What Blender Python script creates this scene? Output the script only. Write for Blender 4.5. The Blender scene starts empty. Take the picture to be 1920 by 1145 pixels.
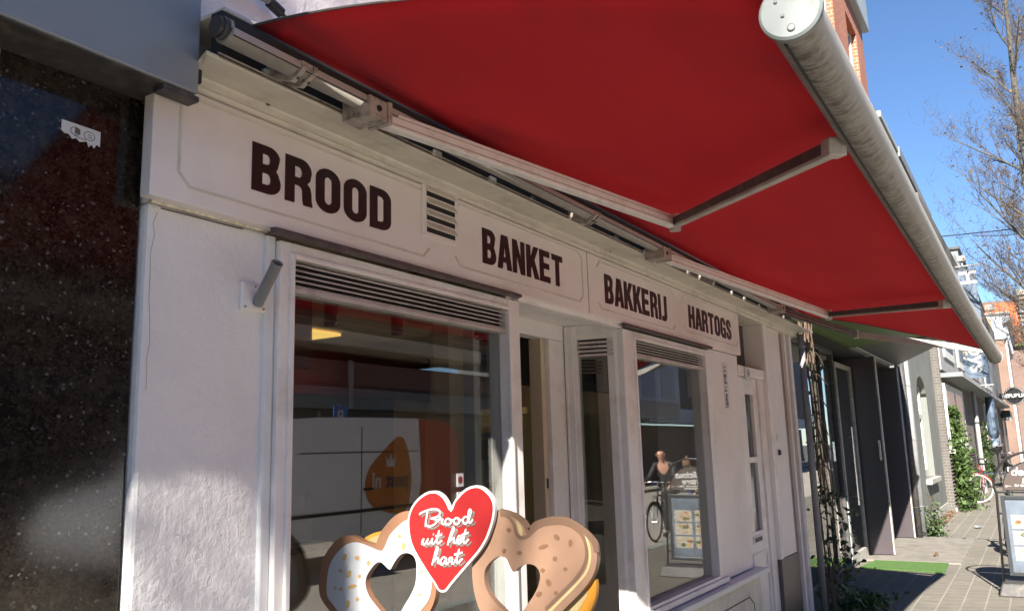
import bpy, bmesh, math, random
from mathutils import Vector, Matrix
random.seed(7)
SC = bpy.context.scene
C = SC.collection
PI = math.pi

# ------------------------------------------------------------------ camera
def set_camera():
    yaw, pitch, roll = (math.radians(a) for a in (31.9884, 10.0460, -1.6551))
    F = Vector((math.cos(pitch)*math.cos(yaw), math.cos(pitch)*math.sin(yaw), math.sin(pitch)))
    r = Vector((math.sin(yaw), -math.cos(yaw), 0)); u = r.cross(F)
    R = math.cos(roll)*r + math.sin(roll)*u; U = -math.sin(roll)*r + math.cos(roll)*u
    cd = bpy.data.cameras.new('camera'); co = bpy.data.objects.new('camera', cd); C.objects.link(co)
    m = Matrix((R, U, -F)).transposed().to_4x4(); m.translation = Vector((0, 0, 1.6))
    co.matrix_world = m
    cd.sensor_width = 36; cd.lens = 28.818; cd.clip_start = 0.02; cd.clip_end = 2000
    SC.camera = co
set_camera()
# ------------------------------------------------------------------ world and sun
W = bpy.data.worlds.new('World'); SC.world = W; W.use_nodes = True
wn = W.node_tree; bg = wn.nodes['Background']
sky = wn.nodes.new('ShaderNodeTexSky'); sky.sky_type = 'NISHITA'; sky.sun_disc = False
TRAVEL = Vector((1.5, .42, -1.0))
sky.sun_elevation = math.atan2(1, math.hypot(1.5, .42)); sky.sun_rotation = math.atan2(-1.5, -.42)
sky.air_density = 1.0; sky.dust_density = 0.1; sky.altitude = 1200; sky.ozone_density = 6.0
wn.links.new(sky.outputs[0], bg.inputs[0]); bg.inputs[1].default_value = 0.052
sl = bpy.data.lights.new('sun', 'SUN'); sl.energy = 4.7; sl.angle = math.radians(.5); sl.color = (1, .93, .82)
so = bpy.data.objects.new('sun', sl); C.objects.link(so)
so.rotation_euler = TRAVEL.to_track_quat('-Z', 'Y').to_euler(); so.location = (-20, -6, 20)
SC.view_settings.view_transform = 'Standard'; SC.view_settings.look = 'None'
SC.view_settings.exposure = 1.95; SC.view_settings.gamma = 1
SC.cycles.max_bounces = 10; SC.cycles.glossy_bounces = 5; SC.cycles.transparent_max_bounces = 24
SC.cycles.transmission_bounces = 6; SC.cycles.caustics_reflective = False; SC.cycles.caustics_refractive = False

# ------------------------------------------------------------------ materials
def nt(name):
    m = bpy.data.materials.new(name); m.use_nodes = True
    n = m.node_tree; return m, n, n.nodes['Principled BSDF']
def N(n, t, **k):
    x = n.nodes.new('ShaderNode' + t)
    for a, b in k.items():
        if a[0] == '_': setattr(x, a[1:], b)
        else: x.inputs[a].default_value = b
    return x
def coords(n, scale=(1, 1, 1)):
    g = N(n, 'NewGeometry'); mp = N(n, 'Mapping'); mp.inputs['Scale'].default_value = scale
    n.links.new(g.outputs['Position'], mp.inputs[0]); return mp.outputs[0]
def ramp(n, src, stops):
    r = N(n, 'ValToRGB'); e = r.color_ramp.elements
    while len(e) < len(stops): e.new(.5)
    for i, (p, c) in enumerate(stops):
        e[i].position = p; e[i].color = (*c, 1) if len(c) == 3 else c
    n.links.new(src, r.inputs[0]); return r.outputs[0]
def mix(n, fac, a, b, mode='MIX'):
    x = N(n, 'MixRGB', _blend_type=mode)
    for s, i in ((fac, 0), (a, 1), (b, 2)):
        if isinstance(s, (int, float)): x.inputs[i].default_value = s
        elif isinstance(s, tuple): x.inputs[i].default_value = (*s, 1)
        else: n.links.new(s, x.inputs[i])
    return x.outputs[0]
def noise(n, vec, scale, detail=4, rough=.55, out='Fac'):
    x = N(n, 'TexNoise', Scale=scale, Detail=detail, Roughness=rough); n.links.new(vec, x.inputs['Vector']); return x.outputs[out]
def bump(n, b, h, strength=.3, dist=.01):
    x = N(n, 'Bump', Strength=strength, Distance=dist); n.links.new(h, x.inputs['Height']); n.links.new(x.outputs[0], b.inputs['Normal'])
def mat(name, col, rough=.6, var=.12, vs=3, bs=0, bd=.003, bsc=60, metal=0, dirt=None, dsc=1.5, spec=None):
    """paint-like material: base colour with mottling, optional dirt colour and fine bump"""
    m, n, b = nt(name); v = coords(n)
    f = noise(n, v, vs, 5)
    c = ramp(n, f, [(.3, tuple(x*(1-var) for x in col)), (.7, tuple(min(1, x*(1+var)) for x in col))])
    if dirt:
        d = noise(n, v, dsc, 8, .65)
        k = ramp(n, d, [(.5, (0, 0, 0)), (.72, (1, 1, 1))]); c = mix(n, k, c, dirt)
    n.links.new(c, b.inputs['Base Color']); b.inputs['Roughness'].default_value = rough; b.inputs['Metallic'].default_value = metal
    if spec is not None: b.inputs['Specular IOR Level'].default_value = spec
    if bs: bump(n, b, noise(n, v, bsc, 6, .6), bs, bd)
    return m
M = {}
M['paint'] = mat('shop_paint', (.80, .755, .735), .42, .05, 2, .12, .002, 90, dirt=(.68, .61, .57), dsc=1.1)
M['paint_w'] = mat('white_gloss_paint', (.82, .79, .77), .35, .05, 3, .1, .002, 60, dirt=(.66, .61, .57), dsc=5)
M['paint_cool'] = mat('cool_white_paint', (.72, .73, .74), .35, .05, 3, .1, .002, 60)
M['ledge'] = mat('ledge_paint', (.66, .63, .55), .5, .08, 3, .1, .002, 70, dirt=(.50, .46, .40), dsc=7)
def plaster():
    m, n, b = nt('rough_plaster'); v = coords(n)
    c = ramp(n, noise(n, v, 3, 6), [(.3, (.76, .75, .76)), (.7, (.84, .83, .83))])
    n.links.new(c, b.inputs['Base Color']); b.inputs['Roughness'].default_value = .75
    big = noise(n, v, 38, 6, .6); vs = coords(n, (1, 1, .35)); v2 = noise(n, vs, 16, 8, .7)
    s = N(n, 'Math', _operation='ADD'); n.links.new(big, s.inputs[0]); n.links.new(v2, s.inputs[1])
    vo = N(n, 'TexVoronoi', Scale=5.5, _feature='DISTANCE_TO_EDGE'); n.links.new(noise(n, v, 3, 3, .5, 'Color'), vo.inputs['Vector'])
    k = ramp(n, vo.outputs[0], [(0, (.86, .86, .86)), (.01, (1, 1, 1))])
    t = N(n, 'Math', _operation='MULTIPLY'); n.links.new(s.outputs[0], t.inputs[0]); n.links.new(k, t.inputs[1])
    bump(n, b, t.outputs[0], .55, .010); return m
M['plaster'] = plaster()
def granite():
    m, n, b = nt('black_granite'); v = coords(n)
    vo = N(n, 'TexVoronoi', Scale=170); n.links.new(v, vo.inputs['Vector'])
    sp = N(n, 'SeparateColor'); n.links.new(vo.outputs['Color'], sp.inputs[0])
    fl = ramp(n, sp.outputs[0], [(.0, (.008, .006, .005)), (.5, (.016, .012, .010)), (.84, (.032, .024, .018)), (.975, (.046, .038, .032)), (.995, (.17, .18, .20))])
    big = ramp(n, noise(n, v, 4, 5), [(.35, (.35, .3, .28)), (.7, (1.15, 1.1, 1))])
    c = mix(n, 1, fl, big, 'MULTIPLY')
    c = mix(n, ramp(n, noise(n, v, 26, 7, .75), [(.46, (0, 0, 0)), (.7, (.9, .9, .9))]), c, (.038, .030, .022))
    n.links.new(c, b.inputs['Base Color']); b.inputs['Roughness'].default_value = .09; b.inputs['Specular IOR Level'].default_value = .38
    return m
M['granite'] = granite()
M['sign_metal'] = mat('anthracite_coated_metal', (.24, .26, .285), .28, .05, 1, metal=.0)
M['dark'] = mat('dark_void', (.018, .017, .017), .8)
M['dark_metal'] = mat('dark_metal', (.05, .048, .048), .5, .2, 20, dirt=(.12, .10, .08), dsc=20)
M['grey_metal'] = mat('zinc_grey_metal', (.20, .205, .215), .45, .12, 12, .1, dirt=(.2, .19, .18), dsc=9)
M['light_metal'] = mat('light_aluminium', (.80, .78, .76), .4, .04, 4, metal=.0, dirt=(.62, .59, .56), dsc=14)
M['alu_grey'] = mat('weathered_aluminium', (.47, .45, .41), .48, .1, 8, metal=.15, dirt=(.27, .24, .2), dsc=10)
M['tube'] = mat('roller_tube_grey', (.33, .31, .28), .4, .1, 5, dirt=(.25, .22, .19), dsc=8)
M['cover'] = mat('cover_profile_grey', (.40, .35, .33), .4, .06, 4)
M['flange'] = mat('pale_flange', (.60, .57, .50), .5, .08, 6, dirt=(.42, .39, .33), dsc=10)
M['brown_paint'] = mat('brown_grey_paint', (.26, .20, .175), .6, .1, 4, dirt=(.16, .12, .1), dsc=5)
M['bracket'] = mat('dusty_bracket', (.40, .35, .31), .6, .15, 20, dirt=(.12, .1, .09), dsc=25)
M['letter'] = mat('brown_black_letter', (.022, .010, .012), .35, .1)
M['sealant'] = mat('yellowed_sealant', (.78, .74, .60), .6, .3, 60)
M['dark_strip'] = mat('weathered_wood_strip', (.10, .075, .075), .7, .3, 30, .3)  # plain dark brown for wood strips, seams, grooves and cracks
M['louver'] = mat('louver_slats', (.52, .46, .45), .4, .06, 4, dirt=(.3, .25, .24), dsc=12)
def stained_bar():
    m, n, b = nt('stained_awning_bar'); tc = N(n, 'TexCoord'); mp = N(n, 'Mapping'); n.links.new(tc.outputs['UV'], mp.inputs[0])
    mp.inputs['Scale'].default_value = (1, 1, 1)
    uv = mp.outputs[0]
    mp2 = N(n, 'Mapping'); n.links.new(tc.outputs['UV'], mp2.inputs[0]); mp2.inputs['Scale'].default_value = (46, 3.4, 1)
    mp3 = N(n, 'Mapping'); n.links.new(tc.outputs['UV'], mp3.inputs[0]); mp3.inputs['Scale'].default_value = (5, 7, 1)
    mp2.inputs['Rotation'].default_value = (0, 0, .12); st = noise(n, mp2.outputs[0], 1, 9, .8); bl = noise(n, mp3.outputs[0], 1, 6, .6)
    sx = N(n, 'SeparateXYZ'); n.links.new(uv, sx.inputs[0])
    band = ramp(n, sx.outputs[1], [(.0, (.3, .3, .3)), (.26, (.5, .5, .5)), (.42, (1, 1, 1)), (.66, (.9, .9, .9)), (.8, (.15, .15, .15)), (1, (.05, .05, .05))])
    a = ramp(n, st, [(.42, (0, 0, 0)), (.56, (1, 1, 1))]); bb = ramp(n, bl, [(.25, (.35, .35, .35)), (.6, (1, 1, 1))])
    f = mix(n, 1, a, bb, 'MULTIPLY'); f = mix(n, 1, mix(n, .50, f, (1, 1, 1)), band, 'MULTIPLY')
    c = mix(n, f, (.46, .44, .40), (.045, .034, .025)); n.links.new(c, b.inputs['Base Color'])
    b.inputs['Roughness'].default_value = .55; b.inputs['Metallic'].default_value = .1
    return m
M['bar'] = stained_bar()
def fabric():
    m, n, b = nt('red_awning_canvas'); v = coords(n, (1, 1, 1))
    st = coords(n, (.25, 1.2, 1)); s = noise(n, st, 1.6, 4)
    c = ramp(n, s, [(.3, (.39, .044, .056)), (.7, (.44, .052, .066))])
    c = mix(n, ramp(n, noise(n, v, 2.2, 6), [(.55, (0, 0, 0)), (.85, (.22, .22, .22))]), c, (.3, .03, .035))
    n.links.new(c, b.inputs['Base Color']); b.inputs['Roughness'].default_value = .85; b.inputs['Specular IOR Level'].default_value = .15
    tr = N(n, 'BsdfTranslucent'); n.links.new(c, tr.inputs[0]); mx = N(n, 'MixShader'); mx.inputs[0].default_value = .42
    n.links.new(b.outputs[0], mx.inputs[1]); n.links.new(tr.outputs[0], mx.inputs[2]); n.links.new(mx.outputs[0], n.nodes['Material Output'].inputs[0])
    bump(n, b, noise(n, v, 400, 2), .1, .001); return m
M['fabric'] = fabric()
def glass(name, tint=(1, 1, 1), f0=.06, wob=.0):
    m, n, b = nt(name); n.nodes.remove(b)
    g = N(n, 'NewGeometry'); d = N(n, 'VectorMath', _operation='DOT_PRODUCT')
    n.links.new(g.outputs['Incoming'], d.inputs[0]); n.links.new(g.outputs['Normal'], d.inputs[1])
    a = N(n, 'Math', _operation='ABSOLUTE'); n.links.new(d.outputs['Value'], a.inputs[0])
    o = N(n, 'Math', _operation='SUBTRACT'); o.inputs[0].default_value = 1; n.links.new(a.outputs[0], o.inputs[1])
    p = N(n, 'Math', _operation='POWER'); p.inputs[1].default_value = 5; n.links.new(o.outputs[0], p.inputs[0])
    q = N(n, 'Math', _operation='MULTIPLY_ADD'); q.inputs[1].default_value = 1-f0; q.inputs[2].default_value = f0; n.links.new(p.outputs[0], q.inputs[0])
    t = N(n, 'BsdfTransparent'); t.inputs[0].default_value = (*tint, 1); gl = N(n, 'BsdfGlossy', Roughness=.0)
    if wob:
        bp = N(n, 'Bump', Strength=wob, Distance=.02); n.links.new(noise(n, coords(n), 1.3, 2), bp.inputs['Height']); n.links.new(bp.outputs[0], gl.inputs['Normal'])
    mx = N(n, 'MixShader'); n.links.new(q.outputs[0], mx.inputs[0]); n.links.new(t.outputs[0], mx.inputs[1]); n.links.new(gl.outputs[0], mx.inputs[2])
    n.links.new(mx.outputs[0], n.nodes['Material Output'].inputs[0]); return m
M['glass'] = glass('shop_glass', (.82, .85, .84), .14, .02)
M['mirror_glass'] = glass('reflective_glass', (.6, .64, .62), .42, .03)
M['dull_glass'] = mat('dull_window_glass', (.07, .08, .085), .12, .3, 2, spec=.9)
def brick(name, c1, c2, mortar, w=.22, h=.065, axis='XZ', ms=.012, rough=.85):
    m, n, b = nt(name); g = N(n, 'NewGeometry'); s = N(n, 'SeparateXYZ'); n.links.new(g.outputs['Position'], s.inputs[0])
    cb = N(n, 'CombineXYZ')
    if axis == 'XZ':
        ad = N(n, 'Math', _operation='ADD'); n.links.new(s.outputs[0], ad.inputs[0]); n.links.new(s.outputs[1], ad.inputs[1])
        n.links.new(ad.outputs[0], cb.inputs[0]); n.links.new(s.outputs[2], cb.inputs[1])
    else:
        n.links.new(s.outputs[0], cb.inputs[0]); n.links.new(s.outputs[1], cb.inputs[1])
    t = N(n, 'TexBrick', Scale=1, **{'Mortar Size': ms, 'Brick Width': w, 'Row Height': h, 'Mortar Smooth': .2, 'Bias': 0})
    n.links.new(cb.outputs[0], t.inputs['Vector'])
    v = coords(n); no = noise(n, v, 9, 5)
    a = ramp(n, no, [(.3, tuple(x*.75 for x in c1)), (.7, tuple(x*1.2 for x in c1))])
    n.links.new(a, t.inputs['Color1']); t.inputs['Color2'].default_value = (*c2, 1); t.inputs['Mortar'].default_value = (*mortar, 1)
    dirt = mix(n, ramp(n, noise(n, v, .9, 7), [(.45, (0, 0, 0)), (.75, (.5, .5, .5))]), t.outputs[0], tuple(x*.55 for x in c1))
    n.links.new(dirt, b.inputs['Base Color']); b.inputs['Roughness'].default_value = rough
    iv = N(n, 'Math', _operation='SUBTRACT'); iv.inputs[0].default_value = 1; n.links.new(t.outputs['Fac'], iv.inputs[1])
    bump(n, b, iv.outputs[0], .5, .006); return m
M['brick_red'] = brick('orange_red_brick', (.42, .115, .05), (.34, .085, .04), (.3, .2, .15))
M['brick_grey'] = brick('grey_brown_brick', (.105, .096, .086), (.085, .078, .07), (.15, .14, .127))
M['brick_brown'] = brick('brown_brick', (.16, .085, .065), (.11, .06, .05), (.2, .17, .15))
M['brick_pink'] = brick('pink_red_brick', (.19, .10, .07), (.16, .085, .06), (.2, .17, .15))
M['paving'] = brick('concrete_pavers', (.165, .15, .125), (.145, .132, .11), (.235, .215, .185), .2, .2, 'XY', .009, .9)
M['pav_opp'] = brick('far_pavers', (.40, .37, .33), (.36, .34, .3), (.25, .23, .2), .3, .15, 'XY', .01, .9)
M['slab'] = mat('worn_slab', (.19, .175, .155), .9, .2, 5, .3, dirt=(.13, .12, .1), dsc=2)
M['asphalt'] = mat('asphalt', (.075, .073, .072), .9, .2, 40, .4, .004, 200)
M['clinker'] = brick('clinker_paved_road', (.42, .38, .33), (.38, .34, .30), (.3, .27, .23), .2, .1, 'XY', .006, .9)
M['kerbstone'] = mat('kerb_stone', (.26, .29, .27), .85, .12, 10, .2)
M['grey_render'] = mat('grey_render', (.155, .165, .155), .8, .08, 2, .3, .004, 60, dirt=(.11, .115, .11), dsc=1.2)
M['plinth'] = mat('concrete_plinth', (.38, .36, .33), .85, .12, 6, .3, dirt=(.22, .21, .19), dsc=2)
M['cream'] = mat('cream_frame_paint', (.46, .44, .39), .4, .04, 3)
M['panel_dark'] = mat('dark_plum_panel', (.065, .055, .062), .3, .1, 2)
M['slate'] = mat('slate_cladding', (.16, .18, .19), .6, .15, 3)
M['zinc'] = mat('light_zinc_cladding', (.30, .335, .335), .45, .06, 2)
M['green'] = mat('green_canopy_paint', (.07, .13, .022), .5, .12, 2)
M['turf'] = mat('artificial_turf', (.065, .145, .028), .9, .25, 60, .9, .01, 300)
M['beige_int'] = mat('beige_interior', (.55, .46, .34), .7, .06, 2)
M['yellow_int'] = mat('pale_yellow_interior', (.62, .53, .28), .6, .05, 2)
M['red_int'] = mat('dark_red_interior', (.12, .012, .015), .5, .1, 2)
M['brown_int'] = mat('ochre_interior', (.35, .2, .06), .6)
M['floor_int'] = mat('dark_tile_floor', (.12, .10, .09), .35)
M['white'] = mat('plain_white', (.55, .55, .54), .45, .02)
M['sign_white'] = mat('sign_white_print', (.52, .52, .52), .4, .03)
M['cap'] = mat('end_cap_grey', (.19, .215, .215), .45, .06, 8, dirt=(.13, .14, .14), dsc=12)
M['soffit_grey'] = mat('grey_soffit', (.085, .088, .092), .5, .08)
M['red_sign'] = mat('heart_red', (.23, .012, .013), .38, .03, 2)
M['shadow_grey'] = mat('lettering_drop_shade', (.13, .10, .09), .5)
M['dough'] = mat('brown_dough_print', (.21, .11, .063), .42, .08, 5)
M['dough_r'] = mat('tan_dough_print', (.24, .145, .098), .42, .08, 5)
M['dough_band'] = mat('dark_dough_band_print', (.13, .078, .052), .42, .05, 6)
M['icing'] = mat('white_icing_print', (.38, .395, .42), .35, .03, 6)
M['sprinkle'] = mat('sprinkle_gold_print', (.36, .24, .09), .45)
M['sprinkle_b'] = mat('sprinkle_brown_print', (.15, .08, .045), .45)
M['orange_p'] = mat('orange_crust_print', (.55, .24, .03), .4, .06, 8)
M['cream_p'] = mat('cream_crumb_print', (.40, .31, .16), .4)
M['bark'] = mat('tree_bark', (.075, .068, .055), .9, .35, 12, .6, .01, 40)
M['twig'] = mat('twig_bark', (.07, .055, .042), .9, .3, 20)
M['dead_leaf'] = mat('dry_leaf', (.12, .08, .05), .8, .4, 30)
M['leaf'] = mat('ivy_leaf', (.045, .080, .018), .5, .5, 14)
M['leaf_d'] = mat('dark_leaf', (.035, .06, .018), .5, .4, 14)
M['vine'] = mat('vine_stem', (.11, .07, .05), .9, .3, 20)
M['black'] = mat('black_gloss', (.015, .015, .016), .3)
M['rubber'] = mat('rubber', (.02, .02, .02), .7)
M['grey_tyre'] = mat('pale_grey_tyre', (.5, .48, .45), .7)
M['chrome'] = mat('chrome', (.7, .7, .7), .2, .02, metal=1)
M['bike_red'] = mat('bike_red', (.22, .02, .02), .35)
M['bike_blue'] = mat('bike_blue', (.05, .16, .45), .35)
M['bike_black'] = mat('bike_black', (.02, .02, .022), .35)
M['dome_brown'] = mat('board_brown', (.07, .052, .045), .4, .04)
M['board_frame'] = mat('board_frame_grey', (.035, .038, .042), .3)
M['poster_bg'] = mat('poster_blue_grey', (.11, .135, .17), .25, .25, 6)
M['bread'] = mat('photo_bread', (.34, .24, .13), .4, .3, 25)
M['cream2'] = mat('photo_cream', (.33, .30, .25), .4, .12, 30)
M['ham'] = mat('photo_ham', (.33, .15, .10), .4, .3, 30)
M['rooftile'] = mat('orange_roof_tile', (.42, .11, .03), .7, .15, 6)
M['banner'] = mat('navy_banner', (.075, .11, .16), .55, .1, 2)
M['tan_text'] = mat('tan_text', (.4, .33, .22), .6)
M['blue_white'] = mat('pale_blue_cornice', (.26, .31, .40), .5, .06, 3)
M['dull_white'] = mat('weathered_white', (.29, .29, .29), .6, .08, 3)
M['van_white'] = mat('van_white', (.84, .87, .93), .22, .02)
M['van_red'] = mat('van_red', (.4, .045, .035), .25, .02)
M['van_orange'] = mat('van_orange', (.5, .17, .03), .35, .03)
M['van_text'] = mat('van_dark_text', (.03, .03, .07), .4)
M['band_blue'] = mat('blue_grey_band', (.36, .46, .60), .5, .05)
M['far_dark'] = mat('dark_facade', (.075, .075, .08), .6, .1)
M['skin'] = mat('skin', (.58, .32, .24), .5, .04)
M['jacket'] = mat('black_jacket', (.02, .021, .025), .6, .2, 8)
M['knit'] = mat('grey_beige_jacket', (.38, .34, .26), .8, .15, 8)
M['jeans'] = mat('blue_jeans', (.08, .16, .38), .8, .2, 10)
M['pink'] = mat('pink_band', (.8, .08, .16), .6)
M['hair'] = mat('brown_hair', (.16, .09, .05), .7, .3, 40)
M['sticker_w'] = mat('sticker_white', (.62, .63, .64), .45, .06, 30)
def emis(name, c, s):
    m, n, b = nt(name); b.inputs['Base Color'].default_value = (*c, 1); b.inputs['Emission Color'].default_value = (*c, 1); b.inputs['Emission Strength'].default_value = s; return m
M['lamp_yellow'] = emis('lit_yellow_panel', (.9, .55, .12), .45)

# ------------------------------------------------------------------ builders
def link(name, me, m=None, parent=None, bevel=0, smooth=False):
    o = bpy.data.objects.new(name, me); C.objects.link(o)
    if m: me.materials.append(M[m] if isinstance(m, str) else m)
    if parent: o.parent = parent
    if smooth:
        for p in me.polygons: p.use_smooth = True
    if bevel:
        b = o.modifiers.new('bevel', 'BEVEL'); b.width = bevel; b.segments = 2; b.limit_method = 'ANGLE'
    return o
class MB:
    def __init__(s): s.v = []; s.f = []
    def add(s, v, f):
        k = len(s.v); s.v += [tuple(p) for p in v]; s.f += [tuple(i+k for i in q) for q in f]; return s
    def box(s, x0, x1, y0, y1, z0, z1):
        return s.add([(x, y, z) for z in (z0, z1) for y in (y0, y1) for x in (x0, x1)],
                     [(0, 2, 3, 1), (4, 5, 7, 6), (0, 1, 5, 4), (2, 6, 7, 3), (0, 4, 6, 2), (1, 3, 7, 5)])
    def slab(s, p0, p1, y_off, z0, z1):
        """upright slab between plan points p0,p1 with thickness vector y_off"""
        (a, b), (c, d), (e, f) = p0, p1, y_off
        q = [(a, b), (c, d), (c+e, d+f), (a+e, b+f)]
        return s.add([(*t, z) for z in (z0, z1) for t in q], [(3, 2, 1, 0), (4, 5, 6, 7), (0, 1, 5, 4), (1, 2, 6, 5), (2, 3, 7, 6), (3, 0, 4, 7)])
    def ext(s, prof, x0, x1):
        """profile of (y,z) extruded along x"""
        n = len(prof)
        s.add([(x, y, z) for x in (x0, x1) for y, z in prof], [(i, (i+1) % n, n+(i+1) % n, n+i) for i in range(n)] + [tuple(range(n))[::-1], tuple(range(n, 2*n))]); return s
    def tube(s, pts, r, n=8, cap=True):
        pts = [Vector(p) for p in pts]; rs = r if isinstance(r, (list, tuple)) else [r]*len(pts); k = len(s.v)
        up = Vector((0, 0, 1)); prev = None
        for i, p in enumerate(pts):
            t = (pts[min(i+1, len(pts)-1)] - pts[max(i-1, 0)]).normalized()
            if prev is None:
                a = t.cross(up if abs(t.z) < .9 else Vector((1, 0, 0))).normalized()
            else:
                a = (prev - t*prev.dot(t)); a = a.normalized() if a.length > 1e-6 else t.cross(up).normalized()
            prev = a; b = t.cross(a)
            for j in range(n):
                g = 2*PI*j/n; q = p + rs[i]*(math.cos(g)*a + math.sin(g)*b); s.v.append(tuple(q))
        for i in range(len(pts)-1):
            for j in range(n):
                s.f.append((k+i*n+j, k+i*n+(j+1) % n, k+(i+1)*n+(j+1) % n, k+(i+1)*n+j))
        if cap: s.f.append(tuple(k+j for j in range(n))[::-1]); s.f.append(tuple(k+(len(pts)-1)*n+j for j in range(n)))
        return s
    def beam(s, p0, p1, w, h, up=(0, 0, 1)):
        """rectangular bar from p0 to p1"""
        p0, p1 = Vector(p0), Vector(p1); t = (p1-p0).normalized(); a = t.cross(Vector(up)).normalized()*w/2; b = a.cross(t).normalized()*h/2
        v = [p+sa*a+sb*b for p in (p0, p1) for sa, sb in ((-1, -1), (1, -1), (1, 1), (-1, 1))]
        return s.add(v, [(3, 2, 1, 0), (4, 5, 6, 7), (0, 1, 5, 4), (1, 2, 6, 5), (2, 3, 7, 6), (3, 0, 4, 7)])
    def ring(s, c, R, r, ax=(0, 1, 0), n=36, m=6):
        c = Vector(c); ax = Vector(ax).normalized(); a = ax.cross(Vector((0, 0, 1)) if abs(ax.z) < .9 else Vector((1, 0, 0))).normalized(); b = ax.cross(a); k = len(s.v)
        for i in range(n):
            g = 2*PI*i/n; d = math.cos(g)*a+math.sin(g)*b
            for j in range(m):
                h = 2*PI*j/m; s.v.append(tuple(c+d*(R+r*math.cos(h))+ax*r*math.sin(h)))
        for i in range(n):
            for j in range(m): s.f.append((k+i*m+j, k+i*m+(j+1) % m, k+((i+1) % n)*m+(j+1) % m, k+((i+1) % n)*m+j))
        return s
    def sphere(s, c, r, n=12, m=8, sc=(1, 1, 1)):
        c = Vector(c); k = len(s.v)
        for i in range(m+1):
            t = PI*i/m
            for j in range(n):
                g = 2*PI*j/n; s.v.append((c.x+r*sc[0]*math.sin(t)*math.cos(g), c.y+r*sc[1]*math.sin(t)*math.sin(g), c.z+r*sc[2]*math.cos(t)))
        for i in range(m):
            for j in range(n): s.f.append((k+i*n+j, k+(i+1)*n+j, k+(i+1)*n+(j+1) % n, k+i*n+(j+1) % n))
        return s
    def build(s, name, m=None, parent=None, bevel=0, smooth=False):
        me = bpy.data.meshes.new(name); me.from_pydata(s.v, [], s.f); me.update()
        bm = bmesh.new(); bm.from_mesh(me); bmesh.ops.recalc_face_normals(bm, faces=bm.faces); bm.to_mesh(me); bm.free()
        return link(name, me, m, parent, bevel, smooth)
def bx(name, m, parent, *a, bevel=0): return MB().box(*a).build(name, m, parent, bevel)
def thing(name, label, cat, loc=(0, 0, 0), group=None, rz=0):
    o = bpy.data.objects.new(name, None); C.objects.link(o); o.location = loc; o.rotation_euler = (0, 0, rz); o.empty_display_size = .1
    o['label'] = label; o['category'] = cat
    if group: o['group'] = group
    return o
def tag(o, label, cat, group=None, kind=None):
    o['label'] = label; o['category'] = cat
    if group: o['group'] = group
    if kind: o['kind'] = kind
    return o
def struct(o): o['kind'] = 'structure'; return o
def settle(root):
    """shift the mesh data of world-modelled parts into the frame of their thing's base"""
    T = Matrix.Translation(-Vector(root.location)); done = set()
    for ch in root.children:
        if ch.type == 'MESH' and ch.data.name not in done and ch.matrix_basis == Matrix.Identity(4):
            ch.data.transform(T); done.add(ch.data.name)
            for g in ch.children:
                if g.type == 'MESH' and g.data.name not in done and g.matrix_basis == Matrix.Identity(4): g.data.transform(T); done.add(g.data.name)
def copy_tree(o, parent=None):
    c = o.copy(); C.objects.link(c)
    if parent: c.parent = parent
    for ch in list(o.children): copy_tree(ch, c)
    return c
def frame_of(origin, u, v):
    u = Vector(u).normalized(); v = Vector(v).normalized(); n = u.cross(v)
    m = Matrix((u, v, n)).transposed().to_4x4(); m.translation = Vector(origin); return m
FX_ = ((1, 0, 0), (0, 0, 1))      # a face looking towards -y
LX_ = ((0, -1, 0), (0, 0, 1))     # a face looking towards -x
def bake_curve(cu, mw, name, m, parent):
    co = bpy.data.objects.new('tmp', cu); C.objects.link(co)
    bpy.context.view_layer.update()
    dg = bpy.context.evaluated_depsgraph_get(); me = bpy.data.meshes.new_from_object(co.evaluated_get(dg)); me.materials.clear()
    bpy.data.objects.remove(co); me.transform(mw); me.name = name
    return link(name, me, m, parent)
def plate(name, loops, thick, origin, uv, m, parent, bev=0):
    """2D loops (holes by nesting) filled and extruded; back face at origin plane"""
    cu = bpy.data.curves.new(name, 'CURVE'); cu.dimensions = '2D'; cu.fill_mode = 'BOTH'; cu.extrude = thick/2 - bev; cu.bevel_depth = bev
    if bev: cu.offset = -bev
    for lp in loops:
        sp = cu.splines.new('POLY'); sp.points.add(len(lp)-1)
        for i, (x, y) in enumerate(lp): sp.points[i].co = (x, y, 0, 1)
        sp.use_cyclic_u = True
    return bake_curve(cu, frame_of(origin, *uv) @ Matrix.Translation((0, 0, thick/2)), name, m, parent)
def strokes(name, lines, r, origin, uv, m, parent, z=0):
    cu = bpy.data.curves.new(name, 'CURVE'); cu.dimensions = '3D'; cu.bevel_depth = r; cu.bevel_resolution = 2; cu.use_fill_caps = True
    for ln in lines:
        sp = cu.splines.new('POLY'); pts = smooth_line(ln, 4); sp.points.add(len(pts)-1)
        for i, (x, y) in enumerate(pts): sp.points[i].co = (x, y, z, 1)
    o = bake_curve(cu, frame_of(origin, *uv) @ Matrix.Diagonal((1, 1, .35, 1)), name, m, parent); return o
def smooth_line(p, k=4, closed=False):
    n = len(p)
    if n < 3: return list(p)
    out = []
    rng = n if closed else n-1
    for i in range(rng):
        g = (lambda j: p[j % n]) if closed else (lambda j: p[max(0, min(n-1, j))])
        a, b, c, d = g(i-1), g(i), g(i+1), g(i+2)
        for t in range(k):
            t /= k
            out.append(tuple(.5*(2*b[q]+(c[q]-a[q])*t+(2*a[q]-5*b[q]+4*c[q]-d[q])*t*t+(3*b[q]-a[q]-3*c[q]+d[q])*t**3) for q in range(len(b))))
    if not closed: out.append(p[-1])
    return out
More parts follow.
